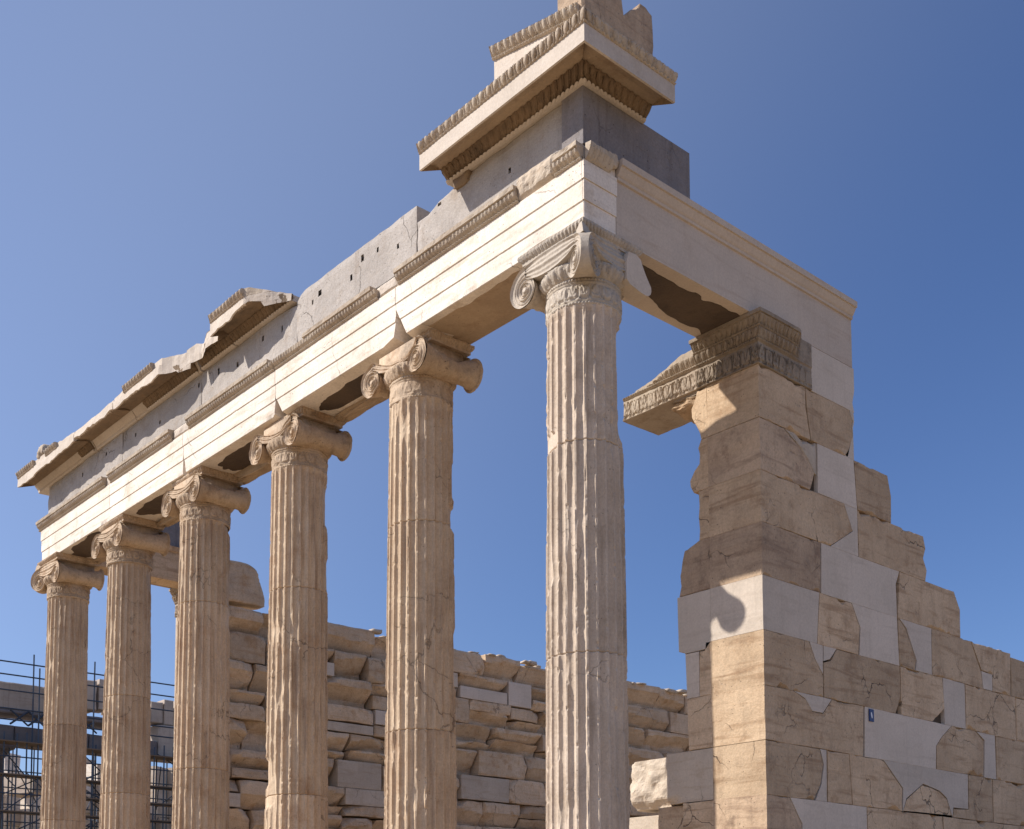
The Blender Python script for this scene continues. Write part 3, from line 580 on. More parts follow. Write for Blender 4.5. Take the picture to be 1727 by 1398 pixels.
# ------------------------------------------------------------------ frieze
fz = thing('frieze', (-5.3, -0.1, 7.21), 'row of plain grey limestone blocks pitted with dowel holes above the beam', 'frieze')
def frieze_block(x0, x1, top, pits, seed, mat='frieze', yf=-0.300, yb=0.16, z0=7.214, jit=0.006):
    """top: list of (x,z); pits: (x,z,w,h) real sockets cut into the face"""
    xs = set(np.round(np.linspace(x0, x1, max(3, int((x1 - x0) / 0.07))), 4).tolist()); zs = set(np.round(np.linspace(0, 1, 9), 4).tolist())
    tx, tz = zip(*top)
    for (x, z, w, h) in pits: xs |= {round(x - w / 2, 4), round(x + w / 2, 4)}; 
    xs = np.array(sorted(xs)); zp = sorted(set(np.round(np.linspace(z0, max(tz), 9), 4).tolist()) | {round(z + k * h / 2, 4) for (x, z, w, h) in pits for k in (-1, 1)})
    zp = np.array(zp); X, Z = np.meshgrid(xs, zp, indexing='ij'); zt = np.interp(X, tx, tz); mx = max(tz)
    low = Z < (z0 + 0.75 * (min(tz) - z0)); Zb = np.where(low, Z, np.minimum(Z, zt))
    Zb[:, -1] = zt[:, -1]
    dn = 0.6 * fbm(np.stack([X, X * 0, Zb], -1), 5, 3, seed) + 0.6 * ang(np.stack([X, X * 0, Zb], -1), 8, 3, seed + 2)
    X = X + 0.009 * ang(np.stack([X, X * 0, Zb], -1), 21, 2, seed + 6) * ((X > x0 + 0.02) & (X < x1 - 0.02))
    edge = np.minimum(np.minimum(X - x0, x1 - X), zt - Zb)
    Y = yf + jit * dn + np.clip(0.02 - edge, 0, 0.02) * (0.5 + 0.8 * dn)
    Zb = Zb + np.where(Zb >= zt - 1e-6, np.minimum(0, 0.008 * fbm(np.stack([X, X * 0, X], -1), 14, 3, seed + 3)), 0)
    P = np.stack([X, Y, Zb], -1); V = P.reshape(-1, 3).tolist(); nx, nz = X.shape; b = MB(); F = []; extra = []
    for i in range(nx - 1):
        for j in range(nz - 1):
            q = (i * nz + j, (i + 1) * nz + j, (i + 1) * nz + j + 1, i * nz + j + 1)
            cx, cz = (xs[i] + xs[i + 1]) / 2, (zp[j] + zp[j + 1]) / 2
            pit = any(abs(cx - x) < w / 2 - 1e-4 and abs(cz - z) < h / 2 - 1e-4 for (x, z, w, h) in pits)
            if pit:
                base_ = len(V); 
                for k in q: V.append([V[k][0], V[k][1] + 0.05, V[k][2]])
                d = (base_, base_ + 1, base_ + 2, base_ + 3); F.append(d)
                for k in range(4): F.append((q[k], q[(k + 1) % 4], d[(k + 1) % 4], d[k]))
            else: F.append(q)
    b.add(V, F)
    ring = [P[0, j] for j in range(nz)]; bk = [(p[0], yb, p[2]) for p in ring]
    b.grid(np.array([[p, (p[0], yb, p[2])] for p in P[0]])); b.grid(np.array([[p, (p[0], yb, p[2])] for p in P[-1]]), flip=True)
    b.grid(np.array([[p, (p[0], yb, p[2])] for p in P[:, -1]]), flip=True); b.grid(np.array([[(p[0], yb, p[2]) for p in c] for c in P]), flip=True)
    return b.build('frieze_block', M[mat], fz)
pw, ph = 0.035, 0.055
frieze_block(-1.809, 0.068, [(-1.809, 7.585), (-1.66, 7.585), (-1.5, 7.64), (-1.3, 7.65), (-1.24, 7.688), (0.068, 7.688)], [(-1.487, 7.60, .05, .03), (-0.554, 7.436, .03, .05)], 1, yf=-0.292)
frieze_block(-3.835, -1.815, [(-3.835, 7.66), (-3.78, 7.72), (-3.7, 7.748), (-1.815, 7.748)], [(-2.654, 7.621, .045, .07), (-2.401, 7.59, .03, .05), (-2.082, 7.479, .03, .05), (-2.842, 7.506, .035, .065), (-3.399, 7.587, .06, .06), (-3.531, 7.545, .025, .05)], 2, yf=-0.302)
frieze_block(-5.93, -3.842, [(-5.93, 7.688), (-4.1, 7.688), (-3.98, 7.67), (-3.842, 7.64)], [(-4.125, 7.504, .03, .075), (-4.517, 7.55, .045, .06), (-5.067, 7.468, .04, .06), (-5.504, 7.549, .045, .08)], 3)
frieze_block(-8.1, -5.937, [(-8.1, 7.688), (-5.937, 7.688)], [(-5.99, 7.56, .04, .06), (-7.0, 7.45, .04, .05), (-7.7, 7.52, .04, .05)], 4, yf=-0.297)
frieze_block(-10.67, -8.107, [(-10.67, 7.688), (-8.107, 7.688)], [(-9.4, 7.5, .04, .06), (-8.6, 7.55, .04, .05)], 5)
nf = thing('corner_frieze_block', (0.2, 0.3, 7.22), 'smooth dark grey frieze block at the corner, its shaded side above the north beam', 'stone block')
b = MB(); prism(b, [(-0.308, 7.214), (1.0, 7.226), (1.0, 7.70), (0.40, 7.70), (0.40, 7.688), (-0.308, 7.688)], lambda u, v, d: (0.306 - d, u, v), 0.232, 3, 0.001, 0.004, 0.3); b.build('block', M['friezedark'], nf, recalc=True)

# ------------------------------------------------------------------ cornice
def cornice(root, legs, brk_body=None, brk_relief=None, mat='cornice', seed=0, crown_on=True, bed_on=True, dense=2, zc=7.685, crowns=None, beds=None, smat='soffit'):
    sof = [(0.085, 7.796), (0.17, 7.80), (0.255, 7.775), (0.312, 7.715), (0.316, zc)]
    body = [(-0.25, 7.692), (0.0, 7.692), (0.015, 7.70), (0.02, 7.73), (0.085, 7.81), (0.17, 7.812), (0.25, 7.79), (0.316, 7.735), (0.316, zc), (0.335, zc), (0.335, 7.828), (0.318, 7.83), (0.318, 7.912), (-0.25, 7.914)]
    for (st, en, L, cap) in legs:
        b = MB(); n = max(2, int(L / 0.03) if brk_body else dense); pr = []
        for (p0, z0), (p1, z1) in zip(body, body[1:] + body[:1]):
            k = 6 if (brk_body and abs(p1 - p0) + abs(z1 - z0) > 0.06) else 1
            for q in range(k): pr.append((p0 + (p1 - p0) * q / k, z0 + (z1 - z0) * q / k))
        pr = np.array(pr); s = np.linspace(0, 1, n); Sg, Pp = np.meshgrid(s, pr[:, 0], indexing='ij'); _, Z = np.meshgrid(s, pr[:, 1], indexing='ij')
        A = np.stack(st(Pp, Z), -1); E = np.stack(en(Pp, Z), -1); P = A + Sg[..., None] * (E - A)
        if brk_body: P = brk_body(P)
        b.grid(P, cv=True); b.poly(P[0]); b.poly(P[-1], True)
        b.build('corona', M[mat], root, recalc=True)
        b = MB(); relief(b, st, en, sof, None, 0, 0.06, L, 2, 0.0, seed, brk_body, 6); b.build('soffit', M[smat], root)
        cl = [(st, en, L)] if crowns is None else [(east(xa), east(xb), xb - xa) for xa, xb in crowns]
        bl = [(st, en, L)] if beds is None else [(east(xa), east(xb), xb - xa) for xa, xb in beds]
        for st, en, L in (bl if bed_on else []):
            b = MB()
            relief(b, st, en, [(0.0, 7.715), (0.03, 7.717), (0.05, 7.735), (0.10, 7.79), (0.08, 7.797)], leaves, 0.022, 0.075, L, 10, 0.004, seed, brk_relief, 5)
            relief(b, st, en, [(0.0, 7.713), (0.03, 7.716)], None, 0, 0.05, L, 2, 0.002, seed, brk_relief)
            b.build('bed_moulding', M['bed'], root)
            b = MB(); relief(b, st, en, [(0.0, 7.688), (0.022, 7.69), (0.034, 7.702), (0.022, 7.714)], beads, 0.014, 0.05, L, 9, 0.002, seed, brk_relief)
            b.build('bead_row', M['cornice'], root)
        for st, en, L in (cl if crown_on else []):
            b = MB()
            relief(b, st, en, [(0.30, 7.844), (0.336, 7.846), (0.34, 7.858), (0.36, 7.908), (0.357, 7.917), (0.30, 7.92)], eggs, 0.024, 0.075, L, 12, 0.003, seed + 1, brk_relief, 5)
            relief(b, st, en, [(0.30, 7.827), (0.338, 7.829), (0.345, 7.838), (0.338, 7.848)], beads, 0.010, 0.036, L, 7, 0.002, seed, brk_relief)
            b.build('egg_moulding', M['carvedlight'], root)
cc = thing('corner_cornice', (0, -0.3, 7.69), 'large carved cornice block jutting out at the top of the corner, white front edge', 'cornice')
east = lambda x: (lambda p, z: (np.full_like(p, x), -0.308 - p, z))
mit = lambda p, z: (0.308 + p, -0.308 - p, z)
cornice(cc, [(east(-1.33), mit, 1.7, 1), (mit, lambda p, z: (0.308 + p, np.full_like(p, 0.40), z), 0.8, 1)], seed=3)
b = MB(); blob(b, (-1.16, -0.28, 7.655), (0.22, 0.10, 0.12), 4, 0.3, 14); b.build('broken_bit', M['bed'], cc, smooth=True)
b = MB(); b.box((-1.32, -0.20, 7.70), (0.28, 0.38, 7.925)); b.build('back_bed', M['cornice'], cc)
# sloping gable cornice lying on top
rc = thing('raking_cornice', (0, -0.4, 7.93), 'short white sloping cornice piece with an egg carved edge, on top of the corner cornice', 'cornice')
b = MB(); prism(b, [(-0.36, 7.924), (0.46, 7.924), (-0.36, 8.118)], lambda u, v, d: (u, -0.640 + d, v), 0.6, 2, 0.001, 0.003, 0.3); b.build('sloping_slab', M['cornice'], rc, recalc=True)
b = MB(); sl = -0.238
rs = lambda x, dz: (lambda p, z: (np.full_like(p, x), -0.640 - p, z + dz))
for prof, pat, amp, per in (([(0.0, 8.118), (0.014, 8.12), (0.02, 8.129), (0.014, 8.138)], beads, 0.009, 0.036), ([(0.0, 8.138), (0.010, 8.14), (0.018, 8.155), (0.04, 8.21), (0.04, 8.22), (0.0, 8.222), (-0.5, 8.222)], eggs, 0.024, 0.075)):
    relief(b, rs(-0.365, 0.0), rs(0.60, sl * 0.965), prof, pat, amp, per, 0.99, 12, 0.003, 7, None, 5)
b.build('egg_moulding', M['carvedlight'], rc)
sm = thing('gutter_block', (0.45, -0.2, 7.95), 'weathered block with a notched top sitting highest on the corner, cut by the photo edge', 'stone block')
b = MB(); prism(b, [(-0.655, 7.925), (0.145, 7.925), (0.16, 8.03), (0.14, 8.285), (0.06, 8.315), (0.0, 8.31), (-0.03, 8.25), (-0.1, 8.215), (-0.16, 8.15), (-0.2, 8.12), (-0.215, 8.25), (-0.25, 8.50), (-0.655, 8.50)], lambda u, v, d: (0.640 - d, u, v), 0.26, 5, 0.012, 0.012, 0.04)
b.build('block', M['darkold'], sm, recalc=True)

def pieces(root, x0, x1, pm, zt, zl, seed, **kw):
    """worn cornice stretch; pm/zt/zl: how far it still projects, its top and the broken lower edge, against x"""
    def brk(P, extra=0.0):
        X = P[..., 0]; nz = ang(np.stack([X, P[..., 1] * 0.7, P[..., 2]], -1), 4.5, 3, seed); nx = ang(np.stack([X, X * 0, X * 0], -1), 5.5, 3, seed + 2)
        lim = np.interp(X, *zip(*pm)) + 0.03 * nx; lim = np.where(lim > 0.33, 0.5, lim); p = -0.308 - P[..., 1]
        over = np.clip(p - lim, 0, 1); p2 = np.minimum(p, lim + 0.05 * over + 0.03 * nz * (over > 0))
        top = np.interp(X, *zip(*zt)) + 0.02 * nz; Z = np.minimum(P[..., 2], np.where(top > 7.92, 9, top))
        lo = np.interp(X, *zip(*zl)) + 0.07 * ang(np.stack([X, X * 0 + 3, X * 0], -1), 5, 3, seed + 5); Z = np.where((p2 > 0.22) & (Z < lo), np.minimum(lo, Z + 0.12), Z)
        Q = P.copy(); Q[..., 1] = -0.308 - p2; Q[..., 2] = Z; return Q + ang(Q, 11, 3, seed + 9)[..., None] * 0.008
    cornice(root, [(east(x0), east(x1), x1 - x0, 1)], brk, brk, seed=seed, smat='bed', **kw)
c1 = thing('cornice_block', (-9.9, -0.3, 7.69), 'worn cornice slab at the far left end, under the small finial lump', 'cornice', 'old cornice blocks at the left')
pieces(c1, -11.0, -8.9, [(-11, .5), (-8.9, .5)], [(-11, 7.93), (-9.5, 7.94), (-9.35, 7.89), (-8.9, 7.87)], [(-11, 7.69), (-10, 7.71), (-9.3, 7.72), (-8.9, 7.74)], 21, crowns=[(-11, -10.35), (-9.9, -9.5)], beds=[(-9.35, -8.92)])
c1b = thing('cornice_block', (-8.25, -0.3, 7.69), 'second cornice slab from the far left end, flat topped with a bare broken underside', 'cornice', 'old cornice blocks at the left')
pieces(c1b, -8.885, -7.65, [(-9, .5), (-7.6, .5)], [(-9, 7.87), (-8.5, 7.86), (-7.6, 7.87)], [(-9, 7.76), (-8.3, 7.74), (-7.6, 7.78)], 25, crowns=[], beds=[])
c1c = thing('cornice_block', (-6.8, -0.3, 7.69), 'cornice slab with an egg carved edge and a pointed end, third from far left', 'cornice', 'old cornice blocks at the left')
pieces(c1c, -7.635, -5.90, [(-7.7, .5), (-6.5, .5), (-6.42, .36), (-5.9, .13)], [(-7.7, 7.87), (-7.4, 7.90), (-7.3, 7.935), (-6.4, 7.94), (-6.1, 7.90), (-5.9, 7.88)], [(-7.7, 7.76), (-7, 7.74), (-6.4, 7.69), (-5.9, 7.70)], 29, crowns=[(-7.3, -6.5)], beds=[(-7.3, -5.95)])
c2 = thing('broken_cornice_block', (-5.5, -0.3, 7.69), 'small broken cornice block with no front edge, between the long piece and the lifted piece', 'cornice')
pieces(c2, -5.86, -5.10, [(-5.86, .22), (-5.6, .17), (-5.35, .24), (-5.1, .2)], [(-5.86, 7.86), (-5.7, 7.90), (-5.5, 7.84), (-5.3, 7.89), (-5.1, 7.82)], [(-6, 7.6), (-5, 7.6)], 33, crown_on=False)
c3 = thing('pointed_cornice_fragment', (-4.6, -0.3, 7.69), 'pointed cornice fragment with an egg carved edge tapering to the grey block', 'cornice')
pieces(c3, -5.08, -3.86, [(-5.08, .5), (-4.42, .5), (-4.34, .33), (-4.1, .18), (-3.86, .03)], [(-5.08, 7.93), (-4.35, 7.94), (-4.25, 7.90), (-4.1, 7.84), (-3.86, 7.76)], [(-5.1, 7.69), (-4.8, 7.70), (-4.3, 7.78), (-3.8, 7.7)], 47)
ac = thing('broken_ornament', (-10.2, -0.55, 7.93), 'small broken finial lump at the far left top of the cornice', 'stone fragment')
b = MB(); blob(b, (-10.15, -0.52, 7.99), (0.24, 0.26, 0.20), 8, 0.35, 16); blob(b, (-9.9, -0.50, 7.96), (0.22, 0.2, 0.10), 9, 0.3, 12); b.build('lump', M['carvedlight'], ac, smooth=True)

# ------------------------------------------------------------------ north wall
JZ = [6.14, 5.655, 5.175, 4.705, 4.222, 3.732, 3.24, 2.752, 2.27, 1.78]
NW=[
('w',-1,[(2.767,6.583),(3.496,6.583),(3.496,6.356),(3.459,6.226),(3.486,6.14),(2.759,6.14)]),
('o',0,[(1.93,6.14),(2.653,6.14),(2.666,5.937),(2.723,5.655),(1.93,5.655)]),
('o',0,[(2.667,6.14),(3.392,6.14),(3.451,6.039),(3.427,5.967),(3.445,5.895),(3.354,5.655),(3.29,5.655),(2.742,5.655),(2.681,5.941)]),
('w',0,[(3.402,6.14),(3.475,6.14),(3.483,6.042),(3.459,5.976),(3.464,5.655),(3.3,5.655),(3.365,5.731),(3.455,5.897),(3.438,5.97),(3.462,6.042)]),
('d',1,[(1.93,5.655),(2.3,5.655),(2.519,5.551),(2.667,5.455),(2.779,5.347),(2.697,5.175),(2.619,5.175),(1.93,5.175)]),
('l',1,[(2.309,5.655),(2.819,5.655),(2.808,5.343),(2.779,5.353),(2.677,5.457),(2.529,5.559)]),
('w',1,[(2.838,5.655),(3.454,5.655),(3.495,5.175),(3.257,5.175),(2.83,5.175)]),
('o',1,[(3.464,5.655),(3.893,5.655),(4.068,5.655),(4.128,5.449),(4.116,5.175),(4.001,5.175),(3.506,5.175)]),
('o',2,[(1.93,5.175),(2.619,5.175),(3.187,5.175),(3.267,5.175),(3.403,4.935),(3.008,4.705),(2.851,4.705),(1.93,4.705)]),
('w',2,[(3.271,5.175),(3.495,5.175),(3.496,4.705),(3.014,4.705),(3.409,4.936)]),
('o',2,[(3.506,5.175),(4.069,5.175),(4.738,5.175),(4.781,5.05),(4.726,4.938),(4.792,4.826),(4.761,4.705),(4.247,4.705),(3.506,4.705)]),
('d',3,[(1.93,4.705),(2.851,4.705),(2.832,4.222),(1.93,4.222)]),
('w',3,[(2.866,4.705),(3.008,4.705),(3.496,4.705),(4.247,4.705),(4.173,4.557),(4.178,4.222),(3.371,4.222),(2.846,4.222)]),
('o',3,[(4.259,4.705),(4.761,4.705),(5.35,4.705),(5.471,4.526),(5.465,4.222),(4.83,4.222),(4.195,4.222)]),
('w',4,[(1.93,4.222),(2.812,4.222),(2.756,3.732),(1.93,3.732)]),
('o',4,[(2.822,4.222),(3.35,4.222),(3.486,4.001),(3.453,3.732),(2.765,3.732)]),
('w',4,[(3.36,4.222),(4.177,4.222),(4.197,3.732),(3.474,3.732),(3.502,4.004)]),
('o',4,[(4.2,4.222),(4.333,4.136),(4.524,3.831),(4.495,3.732),(4.209,3.732)]),
('w',4,[(4.223,4.222),(4.853,4.222),(4.837,3.732),(4.512,3.732),(4.542,3.833),(4.356,4.14)]),
('o',4,[(4.866,4.222),(5.685,4.222),(5.891,3.915),(5.931,3.732),(4.849,3.732)]),
('o',4,[(5.705,4.222),(5.993,4.222),(6.335,4.222),(6.604,4.222),(6.581,3.732),(6.162,3.732),(6.163,3.927),(5.919,3.932)]),
('w',4,[(5.911,3.924),(6.156,3.919),(6.148,3.732),(5.944,3.732)]),
('o',5,[(1.93,3.732),(2.622,3.732),(2.711,3.584),(2.84,3.447),(2.842,3.24),(1.93,3.24)]),
('w',5,[(2.637,3.732),(2.852,3.732),(2.841,3.459),(2.721,3.586)]),
('o',5,[(2.86,3.573),(2.983,3.608),(3.087,3.732),(4.197,3.732),(4.205,3.423),(4.098,3.24),(3.984,3.24),(2.857,3.24)]),
('w',5,[(2.866,3.732),(3.077,3.732),(2.964,3.616),(2.86,3.584)]),
('o',5,[(4.225,3.732),(5.045,3.732),(5.075,3.409),(4.822,3.24),(4.218,3.24)]),
('w',5,[(5.063,3.732),(5.523,3.732),(5.518,3.24),(5.078,3.24)]),
('o',5,[(5.543,3.732),(6.682,3.732),(6.674,3.24),(5.537,3.24)]),
('o',6,[(1.93,3.24),(2.363,3.24),(2.545,3.19),(2.654,3.087),(2.826,3.091),(2.986,3.24),(3.186,3.24),(3.325,3.24),(3.511,3.24),(3.49,2.752),(1.93,2.752)]),
('w',6,[(2.375,3.24),(2.978,3.24),(2.826,3.095),(2.657,3.091),(2.549,3.194)]),
('w',6,[(3.545,3.24),(5.213,3.24),(5.009,3.108),(4.881,2.996),(4.862,2.752),(3.521,2.752)]),
('o',6,[(5.226,3.24),(5.725,3.24),(5.907,3.152),(5.873,2.752),(4.88,2.752),(4.899,2.998),(5.021,3.11)]),
('w',6,[(5.752,3.24),(6.169,3.24),(6.17,2.752),(5.9,2.752),(5.934,3.161)]),
('o',6,[(6.197,3.24),(7.361,3.24),(7.386,2.752),(6.198,2.752)]),
('o',7,[(1.93,2.752),(2.755,2.752),(2.807,2.609),(2.762,2.43),(2.659,2.27),(1.93,2.27)]),
('w',7,[(2.769,2.752),(2.87,2.752),(2.859,2.27),(2.678,2.27),(2.781,2.431),(2.826,2.611)]),
('o',7,[(2.889,2.752),(3.245,2.752),(3.282,2.27),(2.878,2.27)]),
('o',7,[(3.255,2.752),(3.838,2.752),(3.988,2.64),(4.19,2.492),(4.172,2.27),(3.292,2.27)]),
('w',7,[(3.855,2.752),(5.532,2.752),(5.515,2.38),(5.199,2.377),(5.18,2.27),(5.069,2.468),(4.926,2.531),(4.596,2.578),(4.264,2.403),(4.191,2.27),(4.208,2.499),(4.01,2.642)]),
('o',7,[(4.196,2.27),(4.275,2.398),(4.595,2.569),(4.913,2.521),(5.056,2.461),(5.178,2.27),(5.18,2.27),(4.194,2.27)]),
('o',7,[(5.211,2.366),(5.534,2.375),(5.552,2.752),(6.074,2.752),(6.058,2.27),(5.193,2.27)]),
('o',7,[(6.094,2.752),(7.31,2.752),(7.333,2.27),(6.078,2.27)]),
('d',8,[(1.93,2.27),(2.274,2.27),(2.387,2.117),(2.448,2.041),(2.438,1.78),(1.93,1.78)]),
('w',8,[(2.283,2.27),(3.528,2.27),(3.524,1.78),(2.452,1.78),(2.462,2.042),(2.4,2.118)]),
('o',8,[(3.543,2.27),(4.96,2.27),(4.987,1.78),(3.545,1.78)]),
('o',8,[(4.984,2.27),(7.256,2.27),(7.283,1.78),(5.012,1.78)]),
]

nw = thing('north_wall', (0, 4, -0.62), 'stepped marble wall on the right, patched with pale new and tan old stones', 'wall')
MATK = {'o': 'old', 'w': 'new', 'd': 'darkold', 'l': 'light'}
sd = 0
for k, c, poly in NW:
    sd += 1; b = MB(); dep = 0.57 if min(p[0] for p in poly) < 1.95 else 0.55
    y_min = min(p[0] for p in poly); front = y_min < 1.95
    prism(b, poly, lambda u, v, d: (0.300 - d, u, v), dep, sd, 0.0025 if k == 'w' else 0.007, 0.0015 if k == 'w' else 0.0025, 0.03, 0.0006 if k == 'w' else 0.002, 0 if k == 'w' else 0.07)
    b.build('marble_block', M[MATK[k]], nw, recalc=True)
# front (east) ends of the courses, left of the corner stones
FR = [('o', 0, [(-.27, 6.14), (-.27, 5.655), (-.345, 5.66), (-.36, 5.72), (-.40, 5.80), (-.45, 5.90), (-.455, 5.98), (-.41, 6.06), (-.385, 6.14)]),
      ('o', 1, [(-.27, 5.655), (-.27, 5.175), (-.44, 5.175), (-.475, 5.24), (-.48, 5.30), (-.43, 5.38), (-.37, 5.43), (-.365, 5.52), (-.38, 5.58), (-.345, 5.655)]),
      ('o', 2, [(-.27, 5.175), (-.27, 4.705), (-.385, 4.705), (-.375, 4.8), (-.39, 4.92), (-.38, 5.05), (-.39, 5.175)]),
      ('d', 3, [(-.27, 4.705), (-.27, 4.222), (-.63, 4.222), (-.60, 4.32), (-.615, 4.42), (-.59, 4.56), (-.56, 4.65), (-.50, 4.67), (-.40, 4.705)]),
      ('w', 4, [(-.27, 4.222), (-.27, 3.732), (-.33, 3.67), (-.575, 3.67), (-.59, 3.69), (-.645, 3.70), (-.655, 4.222)]),
      ('w', 5, [(-.34, 3.732), (-.33, 3.665), (-.41, 3.665), (-.41, 3.24), (-.555, 3.24), (-.57, 3.665), (-.34, 3.665)]),
      ('o', 5, [(-.27, 3.732), (-.27, 3.24), (-.405, 3.24), (-.405, 3.66), (-.34, 3.66), (-.33, 3.732)]),
      ('o', 6, [(-.27, 3.24), (-.27, 2.752), (-.545, 2.752), (-.555, 3.24)]),
      ('o', 8, [(-.27, 2.27), (-.27, 1.78), (-.64, 1.78), (-.62, 2.27)])]
FR[5] = ('w', 5, [(-.41, 3.665), (-.41, 3.24), (-.555, 3.24), (-.57, 3.665)])
for k, c, poly in FR:
    sd += 1; b = MB(); prism(b, poly, lambda u, v, d: (u, 1.931 + d, v), 0.5, sd, 0.006 if k != 'w' else 0.002, 0.004 if k != 'w' else 0.002, 0.03, 0.001, 0.03 if k != 'w' else 0)
    b.build('marble_block', M[MATK[k]], nw, recalc=True)
# long stub of the cross wall: smooth face, broken end set back
b = MB(); xs = np.linspace(-1.43, -0.272, 66); zs = np.linspace(2.275, 2.748, 26); X, Z = np.meshgrid(xs, zs, indexing='ij')
q = np.stack([X, X * 0, Z], -1); br = ss(-0.79, -0.93, X); Y = 1.932 + 0.14 * br + br * 0.035 * fbm(q, 9, 4, 5) + 0.1 * ss(-1.28, -1.44, X + 0.05 * fbm(q, 5, 2, 3)) ** 2
lo = ss(2.36, 2.275, Z + 0.04 * n1(X * 6, 2)) * ss(-0.6, -0.85, X); Y = Y + 0.06 * lo
X2 = X + ss(-1.22, -1.43, X) * 0.07 * fbm(np.stack([Z * 0, Z, Z], -1), 6, 3, 9)
P = np.stack([X2, Y, Z], -1); b.grid(P)
for row, fl in ((P[0], False), (P[-1], True)): b.grid(np.array([[p, (p[0], 2.45, p[2])] for p in row]), flip=fl)
b.grid(np.array([[p, (p[0], 2.45, p[2])] for p in P[:, -1]]), flip=True); b.grid(np.array([[p, (p[0], 2.45, p[2])] for p in P[:, 0]]))
tag(b.build('projecting_block', M['light'], nw), 'long pale block sticking out with a rough broken end')
for k, (xa, xb, za, zb, yy) in enumerate(((-0.98, -0.65, 1.78, 2.262, 2.0), (-1.7, -0.99, 1.78, 2.20, 2.06), (-2.3, -0.66, 1.2, 1.775, 2.0))):
    b = MB(); prism(b, [(xa, za), (xb, za), (xb, zb), (xa, zb)], lambda u, v, d: (u, yy + d, v), 0.45, 300 + k, 0.006, 0.004, 0.03, 0.002, 0.04); b.build('marble_block', M['light' if k else 'old'], nw, recalc=True)
# hidden dark backing, lower courses and the far run of the wall
b = MB()
for z0, z1, ye in ((0.0, 2.75, 13.9), (2.752, 4.20, 13.9), (4.222, 4.69, 5.25), (4.705, 5.16, 4.6), (5.175, 5.64, 3.9), (5.655, 6.13, 3.35), (6.14, 6.56, 3.38)): b.box((-0.26, 1.96, z0), (0.255, ye, z1))
b.build('dark_backing', M['core'], nw)
rg = random.Random(5)
def course(z0, z1, y0, y1, ztop_j=0.0, acc=None):
    global sd; y = y0
    while y < y1 - 0.1:
        y2 = min(y1, y + rg.uniform(0.9, 1.5)); y2 = y1 if y1 - y2 < 0.4 else y2; sd += 1; b = acc or MB(); t = z1 - rg.uniform(0, ztop_j)
        prism(b, [(y + .003, z0), (y2 - .003, z0), (y2 - .003, t), (y + .003, t)], lambda u, v, d: (0.300 - d, u, v), 0.6, sd, 0.006, 0.007, 0.08, 0.003)
        if not acc: b.build('marble_block', M[rg.choice(['old', 'old', 'new', 'light'])], nw, recalc=True)
        y = y2
for c, y0 in ((4, 6.61), (5, 6.70), (6, 7.40), (7, 7.34), (8, 7.30)): course(JZ[c + 1], JZ[c], y0, 13.9, 0.05 if c == 4 else 0)
low = MB()
for z0, z1 in ((1.29, 1.78), (0.8, 1.29), (0.0, 0.8)): course(z0, z1, 1.93, 13.9, acc=low)
tag(low.build('lower_courses', M['old'], nw, recalc=True), kind='stuff')
# pale flecks of rubble along the wall top
b = MB()
for k in range(16): blob(b, (rg.uniform(-.1, .24), 5.75 + 0.12 * k + rg.uniform(-.04, .04), 4.225), (rg.uniform(.06, .2), rg.uniform(.06, .16), rg.uniform(.02, .06)), 60 + k, 0.3, 8)
tag(b.build('top_rubble', M['light'], nw, smooth=True), kind='stuff')

# ------------------------------------------------------------------ carved capital course of the wall and its overhanging fragment
def carved_course(root, legs, brk, mats, seed, rows=6):
    for st, en, L in legs:
        b = MB()
        relief(b, st, en, [(-0.15, 6.143), (0.0, 6.143), (0.004, 6.15), (0.004, 6.358), (0.0, 6.36)], anthem, 0.020, 0.105, L, 18, 0.004, seed, brk, 22)
        relief(b, st, en, [(0.0, 6.36), (0.016, 6.362), (0.022, 6.372), (0.016, 6.383)], beads, 0.008, 0.03, L, 7, 0.003, seed, brk)
        relief(b, st, en, [(0.0, 6.383), (0.014, 6.385), (0.02, 6.392), (0.055, 6.45), (0.055, 6.458)], eggs, 0.018, 0.065, L, 11, 0.004, seed + 2, brk, 5)
        if rows < 6: b.build('carved_face', mats, root); continue
        relief(b, st, en, [(0.055, 6.458), (0.06, 6.46), (0.066, 6.468), (0.06, 6.476)], beads, 0.006, 0.03, L, 7, 0.003, seed, brk)
        relief(b, st, en, [(0.055, 6.476), (0.06, 6.478), (0.075, 6.50), (0.105, 6.54), (0.105, 6.548)], leaves, 0.014, 0.055, L, 10, 0.004, seed + 2, brk, 4)
        relief(b, st, en, [(0.105, 6.548), (0.12, 6.549), (0.122, 6.58), (0.11, 6.583), (-0.2, 6.583)], None, 0, 0.1, L, 3, 0.006, seed + 3, brk)
        b.build('carved_face', mats, root)
cap = thing('carved_wall_capital', (0, 2.3, 6.143), 'dark carved marble course with leaf bands at the wall corner, under the north beam', 'capital')
Y0 = 1.930
fr = lambda x: (lambda p, z: (np.full_like(p, x), Y0 - p, z))
mt = lambda p, z: (0.300 + p, Y0 - p, z)
nr = lambda y: (lambda p, z: (0.300 + p, np.full_like(p, y), z))
def wearbrk(P): return P - np.array([0, 0, 0])
def endbrk(P):      # the carving dies out towards the right end
    Q = P.copy(); t = ss(2.40, 2.62, P[..., 1]); Q[..., 0] = P[..., 0] + t * (np.minimum(P[..., 0], 0.312) - P[..., 0]); return Q
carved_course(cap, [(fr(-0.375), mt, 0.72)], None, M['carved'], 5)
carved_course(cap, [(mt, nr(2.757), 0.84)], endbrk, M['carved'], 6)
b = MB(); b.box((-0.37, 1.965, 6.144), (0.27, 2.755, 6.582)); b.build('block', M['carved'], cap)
fg = thing('carved_moulding_fragment', (-0.85, 2.0, 6.05), 'sunlit carved moulding stub jutting left from the wall, broken off at a slant', 'stone fragment')
